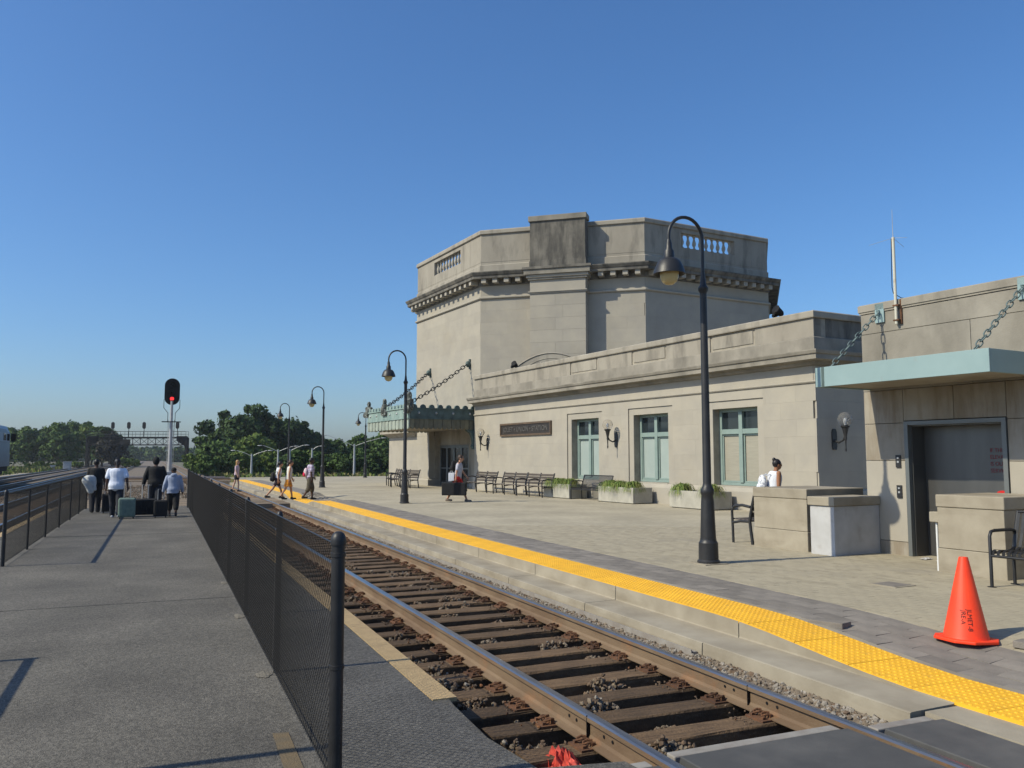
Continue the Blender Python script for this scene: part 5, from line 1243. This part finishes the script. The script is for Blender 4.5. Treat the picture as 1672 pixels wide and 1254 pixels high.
# --- four travellers on the island platform, backs to the camera
p1, J1, S1 = person('person in a black shirt at the left fence, pale jacket at the hip', (-12.95, 25.9, 0), away+.08, 1.66, DK, ((-14, 8), (16, 10)), ((4, 10, 10), (8, 12, 10)), 4, build=1.05, top=dict(mat=BLK, sleeve='short', bulk=.015), bottom=dict(kind='pants', mat=cloth((.022, .022, .026)), wide=.015), hair=dict(style='short', mat=HB))
jk = thing('slung_jacket', 'crumpled pale grey jacket hanging at the hip of the person in black', 'jacket', (-12.99, 25.55, .0), away)
jm = MB(); jr = random.Random(3)
jm.loft([[(w_*(1+.10*math.sin(5*t+z*9))*math.cos(t)+dx, d_*(1+.16*math.sin(4*t+z*14))*math.sin(t), z) for t in [2*math.pi*q/20 for q in range(20)]] for z, w_, d_, dx in ((1.16, .09, .07, .03), (1.10, .17, .11, .02), (1.00, .20, .13, .0), (.92, .19, .12, .01), (.84, .16, .10, .03), (.74, .12, .08, .05), (.64, .09, .06, .06), (.60, .05, .04, .06))])
cap_(jm, (.13, -.04, 1.02), (.19, -.03, .72), .05, .038)
rem(jm, 'cloth', [cloth((.50, .51, .50), (.36, .37, .37), scale=12)], jk, None, .014)
suitcase('black upright suitcase in front of the person in black at the left fence', (-12.42, 25.6, 0), away, .30, .58, .22, BLK, .35)
p2, J2, S2 = person('person in a white T-shirt and black jeans pulling the green suitcase', (-11.28, 23.75, 0), away-.02, 1.68, DK, ((18, 14), (-14, 14)), ((-6, 12, 10), (-16, 14, 14)), 5, build=1.12, top=dict(mat=cloth((.70, .73, .80), (.58, .62, .72)), sleeve='short', bulk=.025, hem=.82), bottom=dict(kind='pants', mat=DEN, wide=.012), shoes=(.72, .72, .74), hair=dict(style='pony', mat=HB))
rd = MB(); 
for (x, z, w_) in ((-.06, 1.06, .05), (.03, 1.07, .06), (-.01, 1.03, .05)): rd.ball((Vector(S2((x, -.135, z)))), (w_, .010, .022), 8, 6)
part('red_print', rd, cloth((.62, .12, .16)), p2, smooth=180)
suitcase('sage green suitcase pulled by the person in the white T-shirt', (-10.78, 23.35, 0), away+.05, .44, .58, .26, cloth((.15, .21, .175), (.115, .165, .14)), .42, tilt=4)
p3, J3, S3 = person('person in a black hooded jacket holding the wide black suitcase', (-10.86, 25.35, 0), away, 1.72, DK, ((14, 10), (-10, 12)), ((2, 14, 18), (6, 10, 14)), 6, build=1.12, top=dict(mat=BLK, sleeve='long', bulk=.02, hood_up=True), bottom=dict(kind='pants', mat=DEN, wide=.012), hair=dict(style='short', mat=HB))
hm = MB().loft([[S3((.182*1.12*math.cos(a), -.01+.135*1.12*math.sin(a), z)) for a in [2*math.pi*q/18 for q in range(18)]] for z in (.86, .90)], cap=False); part('shirt_hem', hm, M['white'], p3, smooth=180)
suitcase('wide black suitcase with white telescopic handle between two travellers', (-10.72, 24.35, 0), away, .62, .50, .30, BLK, .40, tilt=4, hmat=M['white_paint'])
p4, J4, S4 = person('child in a pale blue hooded jacket and a dark cap', (-9.82, 24.15, 0), away+.02, 1.42, DK, ((12, 10), (-12, 12)), ((-4, 20, 16), (4, 14, 14)), 4, build=1.12, top=dict(mat=cloth((.31, .35, .45), (.24, .275, .36)), sleeve='long', bulk=.02, hood=True, hem=.80), bottom=dict(kind='shorts', mat=BLK, len=1.5, wide=.01), hair=dict(style='cap', mat=BLK))
suitcase('small black ribbed suitcase pulled by the child', (-10.0, 23.75, 0), away, .37, .50, .24, BLK, .30, tilt=3)
# --- walkers at the far crossing
right = aim(-tl.x, -tl.y)
person('blonde girl in a pale pink top behind the black fence', tw(44.0, 3.85, -.02), right-.5, 1.58, (.52, .32, .23), ((10, 8), (-10, 10)), ((0, 10, 8), (6, 20, 8)), 2, build=.88, top=dict(mat=cloth((.55, .40, .44), (.42, .36, .42)), sleeve='short'), bottom=dict(kind='shorts', mat=cloth((.03, .028, .035)), len=.5), hair=dict(style='long', mat=HBL))
p6, J6, S6 = person('girl in a white vest and dark shorts striding with a black bag', tw(34.3, 4.55, .02), right+.15, 1.58, (.40, .21, .12), ((24, 6), (-30, 12)), ((10, 20, 8), (-10, 20, 8)), 10, build=.88, top=dict(mat=M['white'], sleeve='none', low=False), bottom=dict(kind='shorts', mat=cloth((.035, .022, .03)), len=.55), hair=dict(style='pony', mat=HB))
backpack('black shoulder bag hanging behind the girl in the white vest', Vector(p6.location)+tl*.17+Vector((0, 0, .90)), right, BLK, .95)
p7_, J7, S7 = person('girl in a white top and orange striped skirt crossing to the station', tw(34.2, 4.98, .03), right, 1.58, (.44, .23, .13), ((16, 8), (-18, 14)), ((14, 18, 8), (-6, 14, 8)), 6, build=.9, top=dict(mat=cloth((.66, .65, .58), (.55, .54, .48)), sleeve='none', hem=.86), bottom=dict(kind='skirt', mat=cloth((.72, .30, .03), (.42, .14, .02), scale=11, stretch=(.05, .05, 3.0), contrast=(.48, .52)), z=.56, spread=1.12), hair=dict(style='short', mat=HBR))
STR = cloth((.52, .48, .58), (.16, .10, .18), scale=9, stretch=(.05, .05, 4.0), contrast=(.48, .52))
p8_, J8, S8 = person('person in a striped T-shirt and camouflage shorts on the yellow strip', tw(33.6, 5.72, .035), right+.1, 1.66, DK, ((16, 14), (-8, 26)), ((18, 20, 10), (-6, 14, 10)), 4, build=1.1, top=dict(mat=STR, sleeve='short', bulk=.01), bottom=dict(kind='shorts', mat=cloth((.10, .085, .055), (.045, .042, .03), scale=14), len=1.3, wide=.012), hair=dict(style='short', mat=HB))
backpack('small white and red backpack of the person in the striped T-shirt', Vector(p8_.location)+tl*.17+Vector((0, 0, 1.06)), right+.1, cloth((.62, .48, .50)), .9, cloth((.55, .02, .06)))
# --- man with the case in front of the entrance
P9 = bw(26.35, -12.25, ZP); h9 = aim(.97, -.12)
p9, J9, S9 = person('man in red shorts and sunglasses walking past the benches', P9, h9, 1.68, (.44, .24, .155), ((24, 4), (-20, 12)), ((22, 25, 8), (-4, 6, 10)), 8, build=.98, top=dict(mat=cloth((.42, .42, .47), (.33, .33, .38)), sleeve='short', low=True), bottom=dict(kind='shorts', mat=M['red'], len=.72, wide=.012), shoes=(.28, .22, .18), hair=dict(style='short', mat=HBR), glasses=True)
backpack('dark backpack on the shoulders of the man in red shorts', Vector(P9)+Vector((-.16, .03, 1.22)), h9, BLK, .95)
cs = thing('carrying_case', 'black boxy case carried by the man in red shorts', 'case', Vector(P9)+Vector((-.10, -.30, .23)), h9-math.pi/2+math.pi)
part('shell', MB().box(-.42, .42, -.12, .12, 0, .44), BLK, cs, bevel=.03); part('handle', MB().tube([(-.09, 0, .44), (-.09, 0, .49), (.09, 0, .49), (.09, 0, .44)], .014, 8), M['black_matt'], cs)
for q in (-.25, .25): part('latch', MB().box(q-.03, q+.03, .118, .128, .34, .40), M['iron'], cs)
wbg = thing('white_bag', 'white paper bag held at the side of the man in red shorts', 'bag', Vector(P9)+Vector((-.21, -.14, .70)), h9); part('bag', MB().box(-.03, .03, -.10, .10, 0, .30), M['white'], wbg, bevel=.01); part('handle', MB().tube([(0, -.05, .30), (0, -.03, .36), (0, .03, .36), (0, .05, .30)], .006, 6), M['white'], wbg)
# --- woman behind the low wall
yy = 17.0; P10 = Vector(((1258-836)/1350*yy, yy, ZP))
p10, J10, S10 = person('woman in a white top with a hair bun behind the low stone wall', P10, aim(.93, .1), 1.52, (.27, .125, .065), ((14, 6), (-12, 10)), ((10, 14, 8), (4, 16, 8)), 10, build=1.12, top=dict(mat=M['white'], sleeve='none', bulk=.01), bottom=dict(kind='pants', mat=DEN), hair=dict(style='bun', mat=HB))
backpack('pale patterned bag slung on the back of the woman with the bun', Vector(P10)+Vector((-.20, .0, 1.00)), aim(.93, .1), cloth((.66, .67, .68), (.25, .27, .33), scale=22, contrast=(.5, .6)), .9)
flush_rem()
# ================================================================== FAR THINGS
def at(px, y, z=0.0): return Vector(((px-836)/1350*y*.9962, y, z))
def zt(py, y): return 1.72+(746-py)/1350*y*1.0
# ---- colour-light signal on a mast at the end of the island
SG = thing('railway_signal', 'tall railway signal with an oval black head showing red', 'railway signal', at(277.5, 58, -.2), aim(.38, -1)+math.pi)
part('mast', MB().tube([(0, 0, 0), (0, 0, 5.9)], [.16, .085], 12), M['sig_grey'], SG, smooth=60)
ld = MB()
for sx in (-1, 1): ld.tube([(sx*.20, .20, .4), (sx*.20, .20, 4.5)], .02, 6)
for i in range(14): ld.tube([(-.20, .20, .6+.29*i), (.20, .20, .6+.29*i)], .016, 6)
part('ladder', ld, M['sig_grey'], SG)
part('platform', MB().box(-.62, .62, -.12, .50, 4.35, 4.40), M['black_matt'], SG)
gd = MB()
for sx in (-1, 1): gd.tube([(sx*.24, .2, 4.4), (sx*.24, .2, 5.0), (sx*.52, .2, 5.35), (sx*.52, .2, 5.95)], .022, 6)
part('guard_hoop', gd, M['black_matt'], SG)
hw_ = .50; pr = [(hw_*math.cos(R(a_)), 6.93+hw_*math.sin(R(a_))) for a_ in range(0, 181, 15)]+[(-hw_*math.cos(R(a_)), 6.05-hw_*math.sin(R(a_))) for a_ in range(0, 181, 15)]
Mx = Matrix(((1, 0, 0, 0), (0, 0, 1, 0), (0, 1, 0, 0), (0, 0, 0, 1)))
hd = part('signal_head', MB().prism(pr, -.02, .03, M=Mx), M['black_matt'], SG)
part('housing', MB().box(-.22, .22, .03, .30, 5.75, 7.25), M['black_matt'], SG)
for z, mt in ((7.02, M['black_matt']), (6.50, M['black_matt']), (5.98, M['sig_red'])):
    part('hood', MB().lathe([(.15, 0), (.15, .24), (.135, .24), (.135, 0)], n=14, cap=False, M=Matrix.Translation((0, -.02, z)) @ Matrix.Rotation(R(90), 4, 'X')), M['black_matt'], hd)
    part('lens', MB().lathe([(.13, .0), (.12, .03), (.05, .05), (.005, .055)], n=16, M=Matrix.Translation((0, -.022, z)) @ Matrix.Rotation(R(90), 4, 'X')), mt if mt is M['sig_red'] else M['glass'], hd, smooth=60)
part('base_cabinet', MB().box(-.3, .3, -.25, .25, 0, .9), M['sig_grey'], SG, bevel=.02)
# ---- signal gantry
GY = 155.; x0, x1 = at(143, GY).x, at(304.5, GY).x
GT = thing('signal_gantry', 'dark lattice signal bridge spanning the tracks in the distance', 'signal bridge', ((x0+x1)/2, GY, -.3), 0); hx = (x1-x0)/2
for sx in (-1, 1):
    lg = MB()
    for oy in (-.35, .35):
        lg.box(sx*hx-.22, sx*hx+.22, oy-.10, oy+.10, 0, 5.6)
    for i in range(7): lg.tube([(sx*hx, -.35, .2+.75*i), (sx*hx, .35, .95+.75*i)], .05, 5)
    lg.prism([(sx*hx, 5.4), (sx*hx, 2.9+.9), (sx*(hx-1.9), 5.0), (sx*(hx-1.9), 5.9), (sx*hx, 5.9)], -.2, .2, M=Mx)
    part('leg', lg, M['black_matt'], GT)
ch_ = MB()
for z in (4.25, 5.55):
    for oy in (-.45, .45): ch_.box(-hx, hx, oy-.07, oy+.07, z-.10, z+.10)
part('chords', ch_, M['black_matt'], GT)
lt = MB(); nb = 13
for i in range(nb):
    xa, xb = -hx+2*hx*i/nb, -hx+2*hx*(i+1)/nb; lt.box(xa-.05, xa+.05, -.5, -.4, 4.25, 5.55)
    lt.tube([(xa, -.45, 4.3), (xb, -.45, 5.5)], .04, 5); lt.tube([(xa, -.45, 5.5), (xb, -.45, 4.3)], .04, 5)
part('lattice', lt, M['black_matt'], GT)
part('walkway', MB().box(-hx, hx, -.7, .7, 5.66, 5.74), M['black_matt'], GT)
hr = MB()
for oy in (-.65, .65):
    hr.tube([(-hx, oy, 6.75), (hx, oy, 6.75)], .03, 5); hr.tube([(-hx, oy, 6.25), (hx, oy, 6.25)], .025, 5)
    for i in range(14): hr.tube([(-hx+2*hx*i/13, oy, 5.7), (-hx+2*hx*i/13, oy, 6.75)], .03, 5)
part('handrail', hr, M['black_matt'], GT)
for px in (184, 210, 235, 289.5):
    x = at(px, GY).x-GT.location.x; s_ = MB(); s_.prism([(.32*math.cos(R(a_)), 8.2+.32*math.sin(R(a_))) for a_ in range(0, 181, 20)]+[(-.32*math.cos(R(a_)), 7.55-.32*math.sin(R(a_))) for a_ in range(0, 181, 20)], -.05, .05, M=Matrix.Translation((x, -.4, 0)) @ Mx); s_.tube([(x, -.35, 5.7), (x, -.35, 8.2)], .06, 6); part('signal_head', s_, M['black_matt'], GT)
for px in (202, 210):
    x = at(px, GY).x-GT.location.x; part('sign_board', MB().box(x-.5, x+.45, -.62, -.55, 4.3, 5.3), M['black_matt'], GT)
# ---- locomotive
LO = thing('locomotive', 'silver passenger locomotive with dark cab windows at the left picture edge', 'locomotive', tw(60, -11.2, 0), TROT)
def sec(x, w_, h_, zb=1.05, nose=0): return [(x, -w_, zb), (x, -w_, h_-.55), (x, -w_*.86, h_-.12), (x, -w_*.55, h_), (x, w_*.55, h_), (x, w_*.86, h_-.12), (x, w_, h_-.55), (x, w_, zb)]
M['loco'] = mat('brushed_silver_paint', (.20, .21, .22), .5, (.16, .17, .18), 2, metal=.35); M['loco_blue'] = mat('pale_blue_loco_roof', (.30, .37, .44), .45, metal=.1)
bd = MB(); bd.loft([sec(-10, 1.52, 4.0), sec(8.6, 1.52, 4.0), sec(9.9, 1.50, 3.95), sec(10.55, 1.42, 3.75)]); part('body', bd, M['loco'], LO, smooth=30)
rf = MB().loft([[(x, -1.50, 3.46), (x, -1.31, 3.905), (x, -.84, 4.02), (x, .84, 4.02), (x, 1.31, 3.905), (x, 1.50, 3.46)] for x in (-10, 9.6)], cap=False); part('roof', rf, M['loco_blue'], LO)
ns = MB().loft([sec(10.56, 1.42, 2.6), sec(11.6, 1.30, 2.35), sec(12.1, 1.1, 2.1)]); part('nose', ns, M['loco'], LO, smooth=30)
part('stripe', MB().box(-10, 9.6, -1.535, 1.535, 2.80, 3.42), M['loco_blue'], LO)
for xx in (6.8, 8.3):
    for sy in (-1, 1): part('cab_window', MB().box(xx, xx+1.05, sy*1.536, sy*1.55, 2.88, 3.36), M['glass'], LO)
part('windscreen', MB().box(10.50, 10.58, -1.1, 1.1, 2.85, 3.4), M['glass'], LO)
for sy in (-1, 1): part('mirror', MB().box(9.95, 10.05, sy*1.55, sy*1.85, 2.85, 3.40), M['black_matt'], LO)
part('roof_horn', MB().tube([(8.5, 0, 4.02), (8.5, 0, 4.2), (9.0, 0, 4.25)], .06, 8), M['iron'], LO)
part('underframe', MB().box(-9.8, 10.3, -1.35, 1.35, .70, 1.06), M['black_matt'], LO)
for xc in (-6.5, 6.5):
    tk = MB().box(xc-2.2, xc+2.2, -1.3, 1.3, .45, .80); bo = part('bogie', tk, M['black_matt'], LO)
    for xx in (-1.4, 1.4):
        for sy in (-1, 1): part('wheel', MB().lathe([(.50, -.07), (.50, .07)], n=20, M=Matrix.Translation((xc+xx, sy*.735, .50)) @ Matrix.Rotation(R(90), 4, 'X')), M['iron'], bo)
# ---- pale concrete strip and cabinets by the left trees
cs_ = MB().box(0, 46, -2.0, 0, -.42, -.12); struct(part('far_walkway', cs_, M['concrete'], None, loc=tw(64, -15.0, 0), rz=TROT))
def cabinet(label, P, w_, d_, h_):
    t = thing('equipment_cabinet', label, 'cabinet', P, .3); part('housing', MB().box(-w_/2, w_/2, -d_/2, d_/2, .1, h_), M['galv'], t, bevel=.03); part('door', MB().box(-w_/2+.08, w_/2-.08, -d_/2-.03, -d_/2, .25, h_-.15), M['galv'], t, bevel=.01); part('roof', MB().box(-w_/2-.08, w_/2+.08, -d_/2-.08, d_/2+.08, h_+.002, h_+.08), M['galv'], t); part('plinth', MB().box(-w_/2-.1, w_/2+.1, -d_/2-.1, d_/2+.1, -.2, .098), M['concrete'], t)
cabinet('pale grey equipment cabinet in front of the left trees', at(110.5, 125, -.4), 1.0, .8, 1.35); cabinet('small pale box among the shrubs left of the larger cabinet', at(87, 125, -.4), .55, .5, .8)
# ---- street lights of the car park
def street_light(label, px, y, py_top, arms, base_z=-.4):
    P = at(px, y, base_z); h_ = zt(py_top, y)-base_z; t = thing('street_light', label, 'street light', P, 0, 'pale grey street lights beyond the platform')
    part('pole', MB().tube([(0, 0, 0), (0, 0, h_)], [.13, .07], 8), M['galv'], t, smooth=60); part('footing', MB().lathe([(.28, 0), (.28, .5)], n=10), M['concrete'], t)
    for (dx, dz) in arms:
        part('arm', MB().tube([(0, 0, h_-.2), (dx*.5, 0, h_-.1+(dz+.1)*.5), (dx, 0, h_+dz)], .024, 6), M['galv'], t)
        part('lamp_head', MB().ball((dx+(.3 if dx > 0 else -.3), 0, h_+dz), (.26, .09, .045), 10, 6), M['galv'], t, smooth=180)
street_light('double-armed street light left of the girls, leftmost one', 411, 76, 741, ((-1.4, .30), (1.4, .30)))
street_light('double-armed street light directly behind the girls on the crossing', 454, 77, 734, ((-1.4, .36), (1.4, .30)))
street_light('street light behind the second of the far lamp posts', 473, 78, 733, ((1.3, .35),))
street_light('plain street light pole right of the striped person', 509.5, 77, 732, ((.6, .2),))
street_light('tallest street light with long slanted arms, left of the canopy', 578.5, 77, 725, ((-2.5, .80), (2.4, .55)))
# ---- trees
def crown_mesh(seed, W_, H_, D_, nl, leaf, mt, clumps=16, gap=.25):
    r = np.random.default_rng(seed); C = []
    for i in range(clumps):
        v = r.normal(size=3); v /= np.linalg.norm(v); rad = r.uniform(.25, .80); c = v*rad*np.array([W_/2, D_/2, H_/2])
        C.append((c, r.uniform(.20, .34)*min(W_, H_)*r.uniform(.7, 1.1)))
    for i in range(clumps):
        v = r.normal(size=3); v[2] = abs(v[2])*.8+.05; v /= np.linalg.norm(v); c = v*r.uniform(.80, 1.04)*np.array([W_/2, D_/2, H_/2]); C.append((c, r.uniform(.07, .15)*min(W_, H_)))
    clumps = clumps*2
    per = nl//clumps; V = []; pos = []; nor = []
    for c, rr in C:
        v = r.normal(size=(per, 3)); v /= np.linalg.norm(v, axis=1)[:, None]; d = rr*r.uniform(.62, 1.08, per)[:, None]
        p = c+v*d*np.array([1.15, 1.15, .85]); p += r.normal(0, .05*rr, p.shape); pos.append(p); nor.append(v)
    pos = np.concatenate(pos); nor = np.concatenate(nor); keep = r.uniform(size=len(pos)) > gap*np.maximum(0, np.sin(pos[:, 0]*1.7+seed)*np.sin(pos[:, 2]*2.1+seed*2)); pos, nor = pos[keep], nor[keep]
    n = len(pos); rot = rand_rot(n, r); s_ = leaf*r.uniform(.6, 1.35, n)
    # leaf spray: bent quad facing roughly outwards
    t1 = np.cross(nor+r.normal(0, .55, nor.shape), r.normal(size=(n, 3))); t1 /= np.linalg.norm(t1, axis=1)[:, None]+1e-9; n2 = nor+r.normal(0, .5, nor.shape); t2 = np.cross(n2, t1); t2 /= np.linalg.norm(t2, axis=1)[:, None]+1e-9
    a = pos-t1*s_[:, None]; b = pos+t2*s_[:, None]*.55; c_ = pos+t1*s_[:, None]; d_ = pos-t2*s_[:, None]*.55
    V = np.stack([a, b, c_, d_], 1).reshape(-1, 3); F = np.arange(4*n).reshape(n, 4)
    return np_mesh('crown', V, F, mt)
def trunk_mb(h_, r0, W_, H_, seed):
    r = random.Random(seed); mb = MB(); mb.tube([(0, 0, -.3), (r.uniform(-.1, .1), 0, h_*.5), (r.uniform(-.2, .2), r.uniform(-.2, .2), h_), (r.uniform(-.3, .3), 0, h_+H_*.4)], [r0*1.3, r0, r0*.8, r0*.25], 8)
    for i in range(6):
        a_ = r.uniform(0, 6.28); l = W_*.36*r.uniform(.7, 1.1); z0 = h_*r.uniform(.7, 1.1); mb.tube([(0, 0, z0), (l*.5*math.cos(a_), l*.5*math.sin(a_), z0+H_*.18), (l*math.cos(a_), l*math.sin(a_), z0+H_*.38)], [r0*.5, r0*.32, r0*.1], 6)
    return mb
def tree(label, px, y, py_top, w_px, mt, seed, py_low=None, name='tree', cat='tree', group=None, leaf=.36, nl=5200, trunk=.30, clumps=18):
    top = zt(py_top, y)+.4; W_ = w_px/1350*y*1.14; th = top*trunk; H_ = (top-th*.55)*1.06; P = at(px, y, -.4)
    t = thing(name, label, cat, P, 0, group); part('trunk', trunk_mb(th, .028*top, W_, H_, seed), M['bark'], t, smooth=60)
    o = link('crown', crown_mesh(seed, W_, H_, W_*.8, nl, leaf, mt, clumps), t, (0, 0, th*.55+H_*.5)); return t
G1 = 'trees behind the tracks on the left'; G2 = 'trees behind the car park'
L1, L2, L3, L4 = M['leaf1'], M['leaf2'], M['leaf3'], M['leaf4']
for i, (px, y, py, w_, mt, lb) in enumerate([
    (14, 185, 703, 62, L1, 'green tree partly hidden by the locomotive'), (44, 176, 704, 50, L1, 'rounded green tree just right of the locomotive'), (72, 184, 703, 48, L3, 'darker green tree behind the small pale box'),
    (96, 172, 697, 50, L1, 'green tree above the pale grey cabinet'), (122, 186, 693, 52, L1, 'tall green tree left of the gantry leg'), (150, 178, 694, 44, L2, 'tall lighter green tree at the left gantry leg'),
    (166, 168, 702, 44, L3, 'dark green tree under the left end of the gantry'), (184, 164, 714, 40, L4, 'blackish tree under the gantry signs')]):
    tree(lb, px, y, py, w_, mt, 50+i, group=G1, trunk=.16)
for i, (px, y, py, w_, mt, lb) in enumerate([
    (348, 122, 706, 66, L1, 'green tree at the left foot of the big dark tree'), (392, 116, 671, 118, L3, 'biggest dark green tree, left of the far lamp posts'), (440, 119, 679, 92, L3, 'second big dark tree behind the farthest lamp post on the edge'),
    (478, 121, 692, 56, L3, 'dark tree behind the tall lamp post right of the crossing people'), (365, 108, 722, 60, L1, 'mid green tree in front of the biggest dark tree'), (418, 104, 716, 56, L2, 'light green tree in front of the biggest dark tree'),
    (540, 125, 722, 62, L1, 'green tree between the lamp post and the slanted street light'), (596, 120, 716, 56, L1, 'green tree left of the station pier'), (626, 118, 714, 46, L1, 'green tree touching the station pier'), (662, 125, 715, 60, L1, 'green tree hidden behind the station pier'), (508, 122, 708, 44, L3, 'narrow dark tree right of the second lamp post')]):
    tree(lb, px, y, py, w_, mt, 80+i, group=G2, trunk=.2, leaf=.30, nl=6500)
sh_px = [326, 342, 358, 376, 394, 412, 430, 448, 466, 484, 502, 520, 538, 556, 574, 592, 610, 628, 646]
wd = ['first', 'second', 'third', 'fourth', 'fifth', 'sixth', 'seventh', 'eighth', 'ninth', 'tenth', 'eleventh', 'twelfth', 'thirteenth', 'fourteenth', 'fifteenth', 'sixteenth', 'seventeenth', 'eighteenth', 'nineteenth']
for i, px in enumerate(sh_px):
    r = random.Random(i); mt = (L2, L1, L3)[(0, 1, 0, 2, 0, 0, 1, 0, 2, 1, 0, 1, 2, 1, 2, 1, 2, 2, 2)[i]]
    tree('%s shrub from the left in the hedge row beyond the platform' % wd[i], px, 82+r.uniform(-3, 6), 742+r.uniform(-9, 6), 30, mt, 200+i, name='shrub', cat='shrub', group='shrubs in the hedge row beyond the platform', leaf=.17, nl=2600, trunk=.12, clumps=12)
for i, (px, y, py) in enumerate([(52, 140, 757), (66, 138, 755), (78, 140, 758), (97, 139, 756), (128, 141, 754), (206, 150, 748), (218, 160, 750), (308, 120, 742), (320, 112, 736)]):
    tree('low bright green bush, %s from the left along the far tracks' % wd[i], px, y, py, 18, L2, 300+i, name='bush', cat='bush', group='bushes along the far tracks', leaf=.22, nl=1200, trunk=.1, clumps=9)
# far wood: one mass closing the horizon
r = np.random.default_rng(9); Ps = []
fw = []
for k in range(90):
    px = -260+k*14+r.uniform(-6, 6); y = r.uniform(330, 420); top = 746-zt(746, 1)*0-r.uniform(10, 20); h_ = zt(top, y)+.4; c = np.array(at(px, y, h_*.45)); n = 420
    v = r.normal(size=(n, 3)); v /= np.linalg.norm(v, axis=1)[:, None]; fw.append(c+v*np.array([h_*.75, h_*.6, h_*.55])*r.uniform(.7, 1.05, n)[:, None])
pos = np.concatenate(fw); n = len(pos); bv = np.array([(-1, 0, 0), (0, 0, .6), (1, 0, 0), (0, 0, -.6)], float); s_ = r.uniform(.6, 1.2, (n, 1))*np.ones((1, 3))
o = link('far_wood', scatter('far_wood', bv, np.array([(0, 1, 2, 3)]), pos, rand_rot(n, r), s_, [M['leaf1'], M['leaf3']], mi=r.integers(0, 2, n))); o['kind'] = 'stuff'
# dry grass along the far track edges
r = np.random.default_rng(11); pos = []
for _ in range(7000):
    a, L = r.uniform(70, 160), r.uniform(-24, -13.6); pos.append(tuple(tw(a, L, -.42)))
for _ in range(5000):
    a, L = r.uniform(66, 120), r.uniform(5.5, 30); pos.append(tuple(tw(a, L, -.42)))
pos = np.array(pos); n = len(pos); bv = np.array([(-.05, 0, 0), (.05, 0, 0), (.10, .05, .42), (-.02, -.04, .5)], float)
ang = r.uniform(0, 6.28, n); rot = np.zeros((n, 3, 3)); rot[:, 0, 0] = np.cos(ang); rot[:, 0, 1] = -np.sin(ang); rot[:, 1, 0] = np.sin(ang); rot[:, 1, 1] = np.cos(ang); rot[:, 2, 2] = 1
o = link('rough_grass', scatter('rough_grass', bv, np.array([(0, 1, 2, 3)]), pos, rot, r.uniform(.6, 1.5, (n, 1))*np.ones((1, 3)), [M['leaf2'], M['grass_dry']], mi=r.integers(0, 2, n))); o['kind'] = 'stuff'
# ================================================================== AIR
hz = MB().box(-420, 520, -60, 520, -1.5, 30)
hm_ = bpy.data.materials.new('pale_air'); hm_.use_nodes = True; t_ = hm_.node_tree; t_.nodes.clear()
pv = t_.nodes.new('ShaderNodeVolumePrincipled'); pv.inputs['Density'].default_value = 0.00028; pv.inputs['Color'].default_value = (.82, .88, .95, 1); pv.inputs['Anisotropy'].default_value = .25
mo_ = t_.nodes.new('ShaderNodeOutputMaterial'); t_.links.new(pv.outputs[0], mo_.inputs['Volume'])
part('haze', hz, hm_, kind='stuff')
